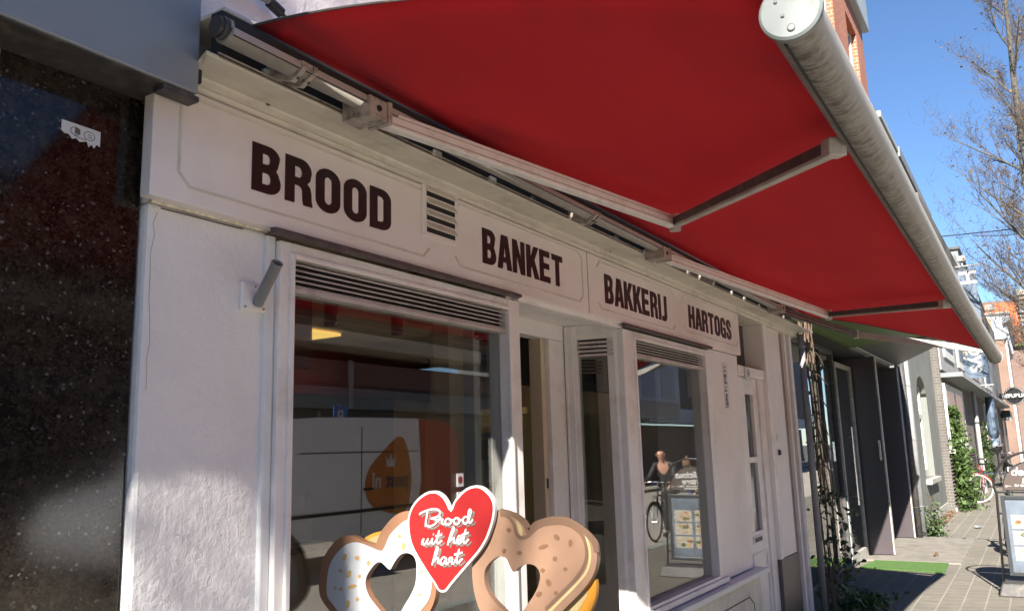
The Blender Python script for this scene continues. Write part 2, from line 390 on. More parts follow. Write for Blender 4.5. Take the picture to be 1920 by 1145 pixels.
def text(name, s, size, m, parent, origin, uv, sx=1, extr=.002, off=0, shear=0, align='CENTER'):
    cu = bpy.data.curves.new(name, 'FONT'); cu.body = s; cu.size = size; cu.extrude = extr; cu.offset = off; cu.shear = shear; cu.align_x = align; cu.align_y = 'CENTER'
    return bake_curve(cu, frame_of(origin, *uv) @ Matrix.Diagonal((sx, 1, 1, 1)), name, m, parent)
def offset_loop(lp, d):
    n = len(lp); A = sum(lp[i][0]*lp[(i+1) % n][1]-lp[(i+1) % n][0]*lp[i][1] for i in range(n)); sg = 1 if A > 0 else -1; out = []
    for i in range(n):
        a, b, c = lp[i-1], lp[i], lp[(i+1) % n]
        e1 = Vector((b[0]-a[0], b[1]-a[1])); e2 = Vector((c[0]-b[0], c[1]-b[1]))
        if e1.length < 1e-9 or e2.length < 1e-9: out.append(b); continue
        n1 = Vector((-e1.y, e1.x)).normalized()*sg; n2 = Vector((-e2.y, e2.x)).normalized()*sg; q = (n1+n2)
        q = q.normalized()/max(.5, math.sqrt(max(.01, (1+n1.dot(n2))/2))); out.append((b[0]+q.x*d, b[1]+q.y*d))
    return out

# outlines of the cut-out sign in metres (across, up)
TR={'heart':[(-1.3767,1.4493),(-1.3664,1.4682),(-1.3512,1.4839),(-1.3312,1.4996),(-1.3082,1.5094),(-1.2856,1.5112),(-1.2667,1.5047),(-1.2512,1.4932),(-1.2391,1.4793),(-1.2328,1.4617),(-1.2334,1.4415),(-1.2394,1.4162),(-1.2478,1.396),(-1.2593,1.3731),(-1.274,1.3526),(-1.2902,1.3344),(-1.3097,1.3161),(-1.3293,1.2976),(-1.349,1.279),(-1.3689,1.2602),(-1.3822,1.2468),(-1.3922,1.2361),(-1.4022,1.2299),(-1.4155,1.2291),(-1.4254,1.2341),(-1.4386,1.2512),(-1.4552,1.2683),(-1.472,1.2882),(-1.489,1.3083),(-1.5061,1.3312),(-1.5182,1.352),(-1.5251,1.373),(-1.5284,1.397),(-1.5283,1.4184),(-1.5228,1.4374),(-1.512,1.4563),(-1.4942,1.474),(-1.473,1.4875),(-1.4521,1.4955),(-1.4315,1.4969),(-1.4145,1.4916),(-1.3995,1.4811),(-1.388,1.4667)],'ldough':[(-1.4969,1.4325),(-1.5231,1.4396),(-1.5429,1.4398),(-1.563,1.4365),(-1.5832,1.4286),(-1.6037,1.4156),(-1.6242,1.3974),(-1.6415,1.3792),(-1.6553,1.3559),(-1.664,1.3429),(-1.6868,1.3472),(-1.708,1.3517),(-1.7295,1.3587),(-1.7512,1.3646),(-1.7803,1.365),(-1.8024,1.3592),(-1.8245,1.3453),(-1.8467,1.3261),(-1.8652,1.3042),(-1.8781,1.2773),(-1.8862,1.2452),(-1.8883,1.2136),(-1.8841,1.1903),(-1.8705,1.1704),(-1.8477,1.1513),(-1.8216,1.1328),(-1.7848,1.1053),(-1.7417,1.079),(-1.6995,1.0557),(-1.6651,1.0492),(-1.6313,1.0622),(-1.5714,1.0943),(-1.5225,1.1225),(-1.4744,1.162),(-1.4455,1.2114),(-1.4413,1.2832),(-1.4557,1.3793)],'licing':[(-1.5036,1.42),(-1.5299,1.4183),(-1.5498,1.4129),(-1.5699,1.4012),(-1.5902,1.3856),(-1.6072,1.37),(-1.6192,1.3495),(-1.6277,1.3353),(-1.638,1.3269),(-1.6588,1.3304),(-1.6867,1.3383),(-1.7187,1.3462),(-1.7438,1.3474),(-1.7655,1.3433),(-1.7873,1.3335),(-1.8093,1.317),(-1.8276,1.2979),(-1.8422,1.2763),(-1.8493,1.2524),(-1.8534,1.2235),(-1.8529,1.1975),(-1.8445,1.1799),(-1.8257,1.1658),(-1.8071,1.1492),(-1.7706,1.1241),(-1.7312,1.0998),(-1.6997,1.0852),(-1.672,1.0779),(-1.638,1.0859),(-1.5878,1.1121),(-1.5385,1.1379),(-1.4964,1.1722),(-1.4611,1.2152),(-1.457,1.2824),(-1.4717,1.3788)],'lhole':[(-1.604,1.2771),(-1.5939,1.2905),(-1.5837,1.3033),(-1.5703,1.3163),(-1.5537,1.3239),(-1.5339,1.324),(-1.5176,1.316),(-1.5096,1.2992),(-1.5089,1.2749),(-1.5117,1.2505),(-1.5184,1.2308),(-1.5348,1.2055),(-1.5512,1.1851),(-1.5645,1.1672),(-1.5877,1.146),(-1.6077,1.1323),(-1.6312,1.1499),(-1.6448,1.1637),(-1.6723,1.1865),(-1.6862,1.2006),(-1.6968,1.22),(-1.6986,1.24),(-1.6917,1.2581),(-1.676,1.2765),(-1.6587,1.2912),(-1.6415,1.2953),(-1.6278,1.2889),(-1.6142,1.2795)],'rdough':[(-1.2633,1.4408),(-1.2284,1.4436),(-1.2057,1.4405),(-1.1833,1.4339),(-1.1641,1.4239),(-1.1534,1.4127),(-1.1469,1.4014),(-1.1453,1.3924),(-1.1346,1.3995),(-1.1205,1.4111),(-1.1013,1.4183),(-1.0797,1.4232),(-1.0531,1.4255),(-1.0296,1.4242),(-1.0092,1.4169),(-0.9893,1.4053),(-0.9722,1.3927),(-0.9579,1.3779),(-0.9511,1.3652),(-0.9482,1.3482),(-0.9492,1.3289),(-0.9539,1.3095),(-0.9609,1.2943),(-0.9702,1.281),(-0.9835,1.2653),(-1.0019,1.2471),(-1.023,1.2286),(-1.0443,1.21),(-1.0684,1.1889),(-1.1008,1.1625),(-1.1337,1.1359),(-1.1721,1.115),(-1.2131,1.12),(-1.2545,1.1385),(-1.2965,1.1756),(-1.3212,1.2427),(-1.3226,1.3124),(-1.3054,1.407)],'rhole':[(-1.1923,1.2892),(-1.2044,1.304),(-1.2123,1.3196),(-1.2206,1.3261),(-1.2348,1.3277),(-1.2492,1.3225),(-1.2669,1.3103),(-1.2819,1.2911),(-1.2854,1.2679),(-1.2802,1.2452),(-1.2692,1.2276),(-1.2553,1.2127),(-1.2358,1.1983),(-1.2111,1.1822),(-1.1893,1.1706),(-1.1666,1.1944),(-1.1523,1.2131),(-1.1382,1.2295),(-1.1268,1.2457),(-1.1182,1.2616),(-1.1126,1.2818),(-1.1155,1.2971),(-1.1245,1.3067),(-1.1379,1.3116),(-1.157,1.3107),(-1.1737,1.3043)],'rstripe':[(-0.9776,1.386),(-0.9693,1.3754),(-0.964,1.3562),(-0.963,1.3369),(-0.9672,1.3174),(-0.9769,1.2977),(-0.9928,1.2797),(-1.014,1.2592),(-1.0406,1.236),(-1.0674,1.2126),(-1.0891,1.1937),(-1.0955,1.1976),(-1.0724,1.2177),(-1.0455,1.2411),(-1.0188,1.2643),(-0.9976,1.2837),(-0.9817,1.3017),(-0.9733,1.3193),(-0.97,1.3366),(-0.9703,1.3559),(-0.9744,1.3731)],'rcurl':[(-1.1781,1.4202),(-1.1705,1.4134),(-1.1634,1.4045),(-1.1601,1.3943),(-1.1605,1.3833),(-1.1655,1.3832),(-1.1714,1.3894),(-1.1746,1.4008),(-1.1771,1.411)],'rband':[(-1.2287,1.4348),(-1.2088,1.4311),(-1.195,1.421),(-1.1856,1.4074),(-1.1832,1.3937),(-1.1766,1.3824),(-1.1657,1.3764),(-1.1504,1.3798),(-1.1349,1.3904),(-1.1181,1.4033),(-1.0962,1.4117),(-1.0747,1.4155),(-1.0534,1.417),(-1.0326,1.4148),(-1.0122,1.408),(-0.9948,1.3964),(-0.984,1.3836),(-0.9773,1.3665),(-0.9756,1.3493),(-0.9777,1.332),(-0.9848,1.3144),(-0.997,1.2966),(-1.0184,1.274),(-1.0451,1.2508),(-1.072,1.2274),(-1.0992,1.2038)],'orangeL':[(-1.7437,1.3402),(-1.7259,1.3576),(-1.701,1.3699),(-1.6728,1.3771),(-1.6415,1.3805),(-1.6174,1.3773),(-1.6175,1.3244),(-1.7257,1.3254)],'creamL':[(-1.7187,1.3462),(-1.708,1.3555),(-1.6868,1.3639),(-1.6658,1.3678),(-1.6415,1.369),(-1.6243,1.3645),(-1.6243,1.3292),(-1.715,1.3283)],'orangeR':[(-0.9831,1.2717),(-0.9677,1.2807),(-0.9648,1.2643),(-0.9671,1.243),(-0.9757,1.2213),(-0.9865,1.2037),(-1.0049,1.1832),(-1.0388,1.1614),(-1.0908,1.1526),(-1.0612,1.2368)],'creamR':[(-0.9939,1.2562),(-0.9909,1.2414),(-1.003,1.2236),(-1.0138,1.208),(-1.0299,1.1897),(-1.0485,1.1733),(-1.0798,1.1665),(-1.0513,1.2267)],'ldots':[[(-1.7734,1.3028),(-1.7781,1.2955),(-1.7843,1.2931),(-1.7881,1.297),(-1.7875,1.3048),(-1.7827,1.3121),(-1.7766,1.3145),(-1.7727,1.3106)],[(-1.7223,1.3037),(-1.7248,1.2989),(-1.7308,1.2967),(-1.7369,1.2983),(-1.7395,1.3029),(-1.737,1.3078),(-1.731,1.31),(-1.7249,1.3083)],[(-1.6797,1.2902),(-1.6827,1.2854),(-1.6875,1.2837),(-1.6914,1.2861),(-1.6921,1.2913),(-1.6891,1.2961),(-1.6842,1.2978),(-1.6803,1.2954)],[(-1.7902,1.2643),(-1.7921,1.2605),(-1.7967,1.2588),(-1.8014,1.26),(-1.8034,1.2636),(-1.8015,1.2674),(-1.7969,1.2691),(-1.7922,1.2678)],[(-1.756,1.2543),(-1.763,1.2472),(-1.7704,1.2455),(-1.7737,1.2502),(-1.7712,1.2584),(-1.7642,1.2655),(-1.7568,1.2672),(-1.7535,1.2625)],[(-1.7146,1.2523),(-1.7164,1.2483),(-1.7209,1.2464),(-1.7254,1.2478),(-1.7273,1.2516),(-1.7255,1.2557),(-1.721,1.2576),(-1.7165,1.2562)],[(-1.7317,1.2262),(-1.7352,1.2212),(-1.7468,1.2166),(-1.7596,1.2151),(-1.7662,1.2176),(-1.7626,1.2226),(-1.751,1.2272),(-1.7382,1.2287)],[(-1.8127,1.2135),(-1.8143,1.2101),(-1.8182,1.2085),(-1.8221,1.2096),(-1.8238,1.2128),(-1.8222,1.2162),(-1.8183,1.2178),(-1.8144,1.2166)],[(-1.7893,1.2126),(-1.7911,1.2088),(-1.7958,1.207),(-1.8004,1.2082),(-1.8024,1.2118),(-1.8005,1.2155),(-1.7959,1.2173),(-1.7912,1.2161)],[(-1.7219,1.1882),(-1.724,1.1841),(-1.729,1.1821),(-1.734,1.1834),(-1.7361,1.1872),(-1.7341,1.1913),(-1.7291,1.1932),(-1.7241,1.1919)],[(-1.7585,1.1711),(-1.7621,1.163),(-1.7678,1.1598),(-1.7722,1.1633),(-1.7728,1.1714),(-1.7692,1.1795),(-1.7635,1.1827),(-1.7591,1.1792)],[(-1.563,1.3701),(-1.5648,1.3661),(-1.5691,1.3644),(-1.5733,1.3659),(-1.5751,1.3697),(-1.5733,1.3736),(-1.569,1.3754),(-1.5648,1.3739)],[(-1.5473,1.3424),(-1.5508,1.3353),(-1.5565,1.3326),(-1.5611,1.3359),(-1.5618,1.3434),(-1.5582,1.3507),(-1.5525,1.3533),(-1.548,1.35)],[(-1.4844,1.2767),(-1.486,1.2732),(-1.4896,1.2716),(-1.4932,1.2728),(-1.4947,1.2761),(-1.4932,1.2796),(-1.4895,1.2812),(-1.4859,1.28)],[(-1.4931,1.2155),(-1.4946,1.212),(-1.4983,1.2104),(-1.5019,1.2115),(-1.5034,1.2148),(-1.5018,1.2183),(-1.4982,1.22),(-1.4946,1.2188)]],'rdots':[[(-1.1963,1.3961),(-1.1985,1.3921),(-1.2036,1.3904),(-1.2085,1.3919),(-1.2105,1.3957),(-1.2083,1.3997),(-1.2033,1.4014),(-1.1983,1.4)],[(-1.214,1.3411),(-1.2167,1.3369),(-1.2211,1.3355),(-1.2246,1.3377),(-1.2251,1.3422),(-1.2224,1.3464),(-1.2181,1.3478),(-1.2146,1.3456)],[(-1.1654,1.3392),(-1.1676,1.3356),(-1.1727,1.3339),(-1.1778,1.3352),(-1.1798,1.3386),(-1.1776,1.3422),(-1.1724,1.3439),(-1.1673,1.3427)],[(-1.085,1.3615),(-1.088,1.357),(-1.0975,1.3526),(-1.108,1.3509),(-1.1134,1.3529),(-1.1104,1.3574),(-1.1008,1.3618),(-1.0904,1.3635)],[(-1.053,1.3764),(-1.0581,1.3752),(-1.0641,1.3779),(-1.0673,1.3829),(-1.0659,1.3873),(-1.0607,1.3884),(-1.0548,1.3857),(-1.0516,1.3807)],[(-1.0153,1.3687),(-1.0177,1.3626),(-1.0217,1.3602),(-1.025,1.3629),(-1.0256,1.3691),(-1.0232,1.3753),(-1.0192,1.3777),(-1.0159,1.375)],[(-1.0604,1.3291),(-1.0625,1.3249),(-1.0672,1.323),(-1.0718,1.3245),(-1.0735,1.3285),(-1.0714,1.3326),(-1.0667,1.3345),(-1.0621,1.333)],[(-1.0324,1.3048),(-1.0342,1.3013),(-1.0382,1.2997),(-1.0422,1.3009),(-1.0437,1.3042),(-1.0419,1.3077),(-1.0378,1.3093),(-1.0339,1.3081)],[(-1.0975,1.2991),(-1.0996,1.2956),(-1.1043,1.2939),(-1.109,1.2951),(-1.1109,1.2985),(-1.1088,1.302),(-1.104,1.3037),(-1.0993,1.3025)],[(-1.0812,1.2721),(-1.08,1.2656),(-1.0832,1.2613),(-1.089,1.2617),(-1.0939,1.2666),(-1.0951,1.2731),(-1.0919,1.2774),(-1.0862,1.277)],[(-1.0623,1.246),(-1.064,1.2426),(-1.0678,1.2409),(-1.0714,1.2421),(-1.0728,1.2454),(-1.0711,1.2489),(-1.0674,1.2505),(-1.0637,1.2493)],[(-1.1098,1.2451),(-1.109,1.2407),(-1.113,1.2358),(-1.1194,1.2331),(-1.1245,1.2343),(-1.1253,1.2386),(-1.1213,1.2436),(-1.1149,1.2463)]],'script':[[(-1.4841,1.4326),(-1.4736,1.4381),(-1.4563,1.4436),(-1.4357,1.4476),(-1.4187,1.4462),(-1.4113,1.4397),(-1.4155,1.431),(-1.4292,1.425),(-1.4429,1.4221),(-1.4275,1.4208),(-1.4232,1.4146),(-1.4312,1.4066),(-1.4483,1.4007),(-1.4596,1.4033)],[(-1.455,1.4396),(-1.4586,1.425),(-1.4615,1.4117),(-1.4624,1.3998)],[(-1.4209,1.4139),(-1.414,1.4232),(-1.4116,1.4271),(-1.4107,1.4193),(-1.4029,1.4202),(-1.4064,1.4116),(-1.3991,1.4078),(-1.394,1.4131)],[(-1.3815,1.4232),(-1.3905,1.421),(-1.394,1.4131),(-1.3885,1.4067),(-1.3775,1.4096),(-1.374,1.4174),(-1.3815,1.4232),(-1.3756,1.4187),(-1.3657,1.4189)],[(-1.3524,1.4256),(-1.3617,1.4228),(-1.3648,1.415),(-1.3593,1.4087),(-1.3488,1.412),(-1.3453,1.4198),(-1.3524,1.4256),(-1.346,1.4205),(-1.3362,1.4207)],[(-1.3198,1.4287),(-1.3302,1.4272),(-1.3346,1.4182),(-1.3293,1.4106),(-1.3201,1.4146),(-1.3107,1.4327),(-1.3072,1.4443),(-1.3113,1.4481),(-1.3157,1.4403),(-1.3167,1.4249),(-1.3137,1.4142),(-1.3079,1.4154),(-1.3016,1.4221)],[(-1.4747,1.3508),(-1.4753,1.3586),(-1.4693,1.3667),(-1.4729,1.3561),(-1.4678,1.3515),(-1.4581,1.3592),(-1.4546,1.3677),(-1.4574,1.3579),(-1.4524,1.3536),(-1.4437,1.3602),(-1.4385,1.369),(-1.4421,1.3592),(-1.437,1.3547),(-1.4274,1.3623),(-1.4198,1.3786),(-1.4155,1.39),(-1.4205,1.3747),(-1.4234,1.3616),(-1.4184,1.3566),(-1.4059,1.3648)],[(-1.436,1.3803),(-1.4339,1.3793)],[(-1.4282,1.3753),(-1.4056,1.3803)],[(-1.3868,1.3533),(-1.3815,1.3694),(-1.3729,1.389),(-1.3671,1.4002),(-1.3642,1.3956),(-1.3731,1.38),(-1.3817,1.3617),(-1.3733,1.3702),(-1.3657,1.3719),(-1.3662,1.3622),(-1.362,1.3592),(-1.352,1.3652),(-1.3421,1.3719),(-1.3436,1.3782),(-1.3502,1.3768),(-1.3543,1.3664),(-1.3506,1.3588),(-1.3391,1.3643),(-1.3323,1.3785),(-1.3254,1.3961),(-1.3313,1.3786),(-1.3342,1.3652),(-1.3285,1.3603),(-1.3163,1.3709)],[(-1.3397,1.3809),(-1.3176,1.3871)],[(-1.4412,1.2987),(-1.4349,1.3158),(-1.4278,1.3368),(-1.423,1.3468),(-1.4203,1.3417),(-1.4281,1.3225),(-1.4343,1.3081),(-1.4275,1.3153),(-1.4191,1.3165),(-1.4202,1.3074),(-1.4159,1.3042),(-1.4102,1.3091)],[(-1.3924,1.3181),(-1.4023,1.3203),(-1.4108,1.3117),(-1.4103,1.3024),(-1.4016,1.3039),(-1.3918,1.3171),(-1.3949,1.3067),(-1.3894,1.3034),(-1.3826,1.3116),(-1.3808,1.3194),(-1.3719,1.3197),(-1.3751,1.3102),(-1.3712,1.3052),(-1.363,1.3112),(-1.3545,1.3281),(-1.3486,1.3436),(-1.3552,1.3243),(-1.358,1.3119),(-1.3523,1.3079),(-1.3378,1.3199)],[(-1.3649,1.329),(-1.3381,1.3356)]]}
# ------------------------------------------------------------------ setting: ground and streets
struct(bx('pavement', 'paving', None, -14, 90, -1.55, 6, -.3, 0))
struct(bx('kerb', 'kerbstone', None, -14, 90, -1.72, -1.553, -.3, .004))
struct(bx('road', 'clinker', None, -60, 160, -9.0, -1.722, -.4, -.12))
struct(bx('far_pavement', 'pav_opp', None, -60, 160, -12.2, -9.003, -.3, -.01))
struct(bx('ground', 'asphalt', None, -400, 600, -400, 400, -.9, -.42))
struct(bx('threshold_slab', 'slab', None, 12.3, 15.4, 1.0, 2.25, -.05, .022, bevel=.01))

# ------------------------------------------------------------------ bakery building
BK = thing('bakery_building', 'white painted corner bakery with dark capital lettering along its fascia', 'building', (3.75, 1.95, 0))
bx('pilaster', 'plaster', BK, 1.252, 1.655, 1.90, 2.2, 0, 2.272, bevel=.012)
bx('sealant_line', 'sealant', BK, 1.255, 1.62, 1.888, 1.9, 2.2695, 2.2745)
bx('corner_bead', 'paint_cool', BK, 1.640, 1.676, 1.885, 2.0, 0, 2.262, bevel=.006)
bx('pilaster', 'paint', BK, 5.605, 6.28, 1.885, 2.3, .70, 2.272, bevel=.008)
bx('pilaster_head', 'paint', BK, 1.256, 1.655, 1.9, 2.2, 2.273, 2.6)
FB = bx('fascia_board', 'paint', BK, 1.222, 6.27, 1.85, 1.892, 2.275, 2.598, bevel=.003)
LG = MB().ext([(1.85, 2.601), (1.846, 2.601), (1.836, 2.612), (1.846, 2.62), (1.846, 2.642), (1.835, 2.652), (1.712, 2.634), (1.700, 2.632), (1.696, 2.634), (1.6955, 2.640), (1.698, 2.643), (1.90, 2.648), (2.1, 2.65), (2.1, 2.601)], 1.262, 8.15)
for i, q in enumerate(LG.v[:14]): LG.v[i] = (1.262+.9*max(0, min(.09, q[1]-1.70)), q[1], q[2])
LG = LG.build('ledge', 'ledge', BK)
MB().ext([(1.848, 2.6), (1.84, 2.6), (1.84, 2.606), (1.848, 2.606)], 1.222, 6.27).build('bead_moulding', 'ledge', BK)
bx('ledge_lip', 'brown_paint', LG, 1.30, 8.1, 1.6935, 1.6952, 2.6375, 2.6415)
bx('seam', 'dark_strip', FB, 3.700, 3.703, 1.8485, 1.852, 2.28, 2.597)
def panel_mould(x0, x1, z0, z1, c=.035, sides='lr', cut=()):
    p = [(x0+c, z1), (x1-c, z1), (x1, z1-c), (x1, z0+c), (x1-c, z0), (x0+c, z0), (x0, z0+c), (x0, z1-c), (x0+c, z1)]
    s = set(cut); mb = MB()
    for i in range(8):
        if i in s: continue
        mb.beam((p[i][0], 1.849, p[i][1]), (p[i+1][0], 1.849, p[i+1][1]), .007, .005, (0, 1, 0))
    mb.build('panel_moulding', 'ledge', FB)
panel_mould(1.303, 2.385, 2.323, 2.578, cut=(1, 2))
panel_mould(2.550, 3.64, 2.325, 2.582, cut=(6,))
panel_mould(3.812, 4.905, 2.32, 2.575, cut=(2, 6))
panel_mould(5.062, 6.205, 2.335, 2.58, cut=(2, 6))
# lettering, traced as real cut-out letters 3 mm proud of the board
TX, TY = .345, .19
def arc(cx, cy, rx, ry, a0, a1, k=7): return [(cx+rx*math.cos(math.radians(a0+(a1-a0)*i/k)), cy+ry*math.sin(math.radians(a0+(a1-a0)*i/k))) for i in range(k+1)]
def rrect(x0, y0, x1, y1, rx, ry, cor='1111'):
    o = []
    for i, (cx, cy, a) in enumerate(((x1-rx, y1-ry, 0), (x0+rx, y1-ry, 90), (x0+rx, y0+ry, 180), (x1-rx, y0+ry, 270))):
        if cor[i] == '1': o += arc(cx, cy, rx, ry, a, a+90)
        else: o.append(((x1, x0, x0, x1)[i], (y1, y1, y0, y0)[i]))
    return o
def ribbon(pts, w):
    L, R = [], []
    for i, p in enumerate(pts):
        a, b = pts[max(0, i-1)], pts[min(len(pts)-1, i+1)]; d = Vector((b[0]-a[0], b[1]-a[1])).normalized(); ww = w[i] if isinstance(w, list) else w
        # narrower horizontally drawn strokes
        t = (abs(d.y)*TX+abs(d.x)*TY)*.5*ww; L.append((p[0]-d.y*t, p[1]+d.x*t)); R.append((p[0]+d.y*t, p[1]-d.x*t))
    return L+R[::-1]
def glyph(c):
    x, y = TX, TY
    if c == 'O': return [rrect(0, 0, 1, 1, .5, .27), rrect(x, y, 1-x, 1-y, .155, .1)]
    if c == 'D': return [rrect(0, 0, 1, 1, .45, .24, '1001'), rrect(x, y, 1-x, 1-y, .15, .08, '1001')]
    if c == 'B':
        return [[(0, 0)] + arc(.58, .25, .42, .25, -90, 20)[:] + [(.90, .46), (.82, .525), (.88, .59)] + arc(.56, .76, .40, .24, 10, 90) + [(0, 1)],
                [(x, .60)] + arc(.50, .71, .12, .11, -90, 90, 6) + [(x, .82)], [(x, .18)] + arc(.52, .30, .13, .12, -90, 90, 6) + [(x, .42)]]
    if c == 'R':
        return [[(0, 0), (x, 0), (x, .40), (.44, .40)] + arc(.47, .30, .17, .10, 85, 0, 4) + [(.66, .1), (.70, 0), (1.04, 0), (1.0, .12), (.985, .3), (.93, .42), (.82, .485), (.93, .56)] + arc(.58, .74, .41, .26, 0, 90) + [(0, 1)],
                [(x, .57)] + arc(.50, .69, .13, .12, -90, 90, 6) + [(x, .81)]]
    if c == 'A': return [[(-.04, 0), (.28, 1), (.76, 1), (1.08, 0), (.72, 0), (.66, .2), (.38, .2), (.32, 0)], [(.425, .36), (.615, .36), (.52, .76)]]
    if c == 'N': return [[(0, 0), (0, 1), (.34, 1), (.68, .42), (.68, 1), (1, 1), (1, 0), (.67, 0), (.32, .6), (.32, 0)]]
    if c == 'K': return [[(0, 0), (0, 1), (x, 1), (x, .6), (.66, 1), (1.06, 1), (.68, .58), (1.1, 0), (.70, 0), (.45, .38), (x, .27), (x, 0)]]
    if c == 'E': return [[(0, 0), (0, 1), (.92, 1), (.92, 1-y), (x, 1-y), (x, .605), (.86, .605), (.86, .42), (x, .42), (x, y), (.95, y), (.95, 0)]]
    if c == 'T': return [[(-.02, 1), (1.0, 1), (1.0, 1-y), (.49+x/2, 1-y), (.49+x/2, 0), (.49-x/2, 0), (.49-x/2, 1-y), (-.02, 1-y)]]
    if c == 'H': return [[(0, 0), (0, 1), (x, 1), (x, .61), (1-x, .61), (1-x, 1), (1, 1), (1, 0), (1-x, 0), (1-x, .41), (x, .41), (x, 0)]]
    if c == 'I': return [[(0, 0), (0, 1), (x, 1), (x, 0)]]
    if c == 'J': return [[(.39, 1), (.74, 1)] + arc(.34, .26, .40, .27, 0, -90, 6) + [(.0, 0), (.0, .19), (.2, .185)] + arc(.26, .30, .13, .11, -80, 0, 3)]
    if c == 'G': return [[(1, .66), (1, .74)] + arc(.5, .74, .5, .26, 0, 180, 10) + arc(.5, .27, .5, .27, 180, 270, 6)[0:] + [(.62, 0), (.74, .08), (.78, 0), (1, 0), (1, .53), (.52, .53), (.52, .37), (.66, .37), (.66, .27)] + arc(.5, .27, .155, .09, -10, -180, 6) + arc(.5, .73, .155, .09, 180, 0, 6) + [(.655, .66)]]
    if c == 'S':
        return [[(.64, .66), (.97, .66)] + arc(.5, .745, .47, .255, 0, 180, 10) + [(.06, .62), (.16, .53), (.36, .45), (.57, .37), (.65, .30), (.645, .24)] + arc(.5, .245, .145, .07, -10, -170, 6) + [(.34, .34), (0, .34)] + arc(.5, .25, .5, .25, 180, 360, 12) + [(.99, .37), (.90, .47), (.70, .555), (.47, .635), (.375, .70), (.37, .75)] + arc(.505, .755, .135, .068, 175, 5, 6)]
def word(s, xs, z0, z1, widths=None):
    """xs: start and end x; equal letter widths with small gaps"""
    ws = [{'I': TX, 'J': .76}.get(c, 1) for c in s]; gap = .17; tot = sum(ws)+gap*(len(s)-1); k = (xs[1]-xs[0])/tot; x = xs[0]
    for c, w in zip(s, ws):
        lp = [[(x+px*k, z0+pz*(z1-z0)) for px, pz in l] for l in glyph(c)]
        plate('letter', lp, .0035, (0, 1.85, 0), FX_, 'letter', FB); x += (w+gap)*k
word('BROOD', (1.545, 2.163), 2.372, 2.519)
word('BANKET', (2.742, 3.43), 2.369, 2.519)
word('BAKKERIJ', (3.896, 4.775), 2.359, 2.517)
word('HARTOGS', (5.160, 6.062), 2.369, 2.520)
# vent grille
VG = MB().box(2.338, 2.564, 1.842, 1.852, 2.402, 2.621).build('vent_grille', 'paint', BK, .002)
for i in range(4):
    z = 2.425+i*.047
    bx('slot', 'dark', VG, 2.362, 2.540, 1.8405, 1.8435, z-.006, z+.018)
    MB().ext([(1.842, z+.036), (1.842, z+.013), (1.826, z+.006), (1.824, z+.010)], 2.362, 2.540).build('hood_slat', 'ledge', VG, .001)
for x0, x1 in ((1.622, 3.005), (4.095, 5.532)):
    MB().ext([(1.852, 2.274), (1.825, 2.271), (1.822, 2.258), (1.852, 2.254)], x0, x1).build('drip_strip', 'dark_strip', BK)
def louver(par, x0, x1, z0, z1, y, n):
    bx('louver_void', 'dark', par, x0, x1, y+.028, y+.034, z0, z1)
    mb = MB(); h = (z1-z0)/n
    for i in range(n):
        z = z0+i*h; mb.ext([(y-.004, z+.0), (y-.006, z+.003), (y+.016, z+h*.74), (y+.02, z+h*.72), (y+.001, z)], x0, x1)
    mb.build('louver', 'louver', par)
def shop_window(x0, x1, xi0, xi1, z0, zi0, zi1, z1, zl, label=None):
    f = MB()
    f.box(x0, xi0, 1.868, 1.97, z0, z1).box(xi1, x1, 1.868, 1.97, z0, z1).box(xi0, xi1, 1.868, 1.97, zi1, z1).box(xi0, xi1, 1.868, 1.97, z0, zi0)
    w = f.build('window', 'paint_w', BK, .004)
    if label: w['label'] = label
    g = MB(); t = .014
    g.box(xi0-t, xi0+.004, 1.858, 1.872, zi0-t, zi1+t).box(xi1-.004, xi1+t, 1.858, 1.872, zi0-t, zi1+t).box(xi0+.004, xi1-.004, 1.858, 1.872, zi1-.003, zi1+t).box(xi0+.004, xi1-.004, 1.858, 1.872, zi0-t, zi0+.004)
    g.build('glazing_bead', 'paint_w', w, .003)
    louver(w, xi0, xi1, zl, zi1, 1.885, 5)
    bx('louver_rail', 'louver', w, xi0, xi1, 1.879, 1.93, zl-.018, zl-.001, bevel=.003)
    bx('pane', 'glass', w, xi0, xi1, 1.915, 1.921, zi0, zl-.018)
shop_window(1.677, 3.05, 1.727, 2.955, .55, .75, 2.203, 2.250, 2.118)
shop_window(4.14, 5.604, 4.292, 5.468, .70, .75, 2.208, 2.252, 2.128)
bx('sill', 'paint_w', BK, 4.12, 5.62, 1.845, 1.9, .70, .735, bevel=.006)
bx('sill', 'paint_cool', BK, 4.12, 6.42, 1.80, 1.95, .655, .692, bevel=.006)
SB = bx('stall_riser', 'ledge', BK, 4.14, 6.40, 1.872, 2.0, 0, .653)
MB().beam((4.3, 1.871, .52), (6.1, 1.871, .52), .008, .004, (0, 1, 0)).beam((6.1, 1.871, .52), (6.2, 1.871, .46), .008, .004, (0, 1, 0)).beam((6.2, 1.871, .46), (6.2, 1.871, .1), .008, .004, (0, 1, 0)).build('groove', 'dark_strip', SB)
bx('stall_riser', 'paint_cool', BK, 1.677, 3.05, 1.90, 2.0, 0, .549)
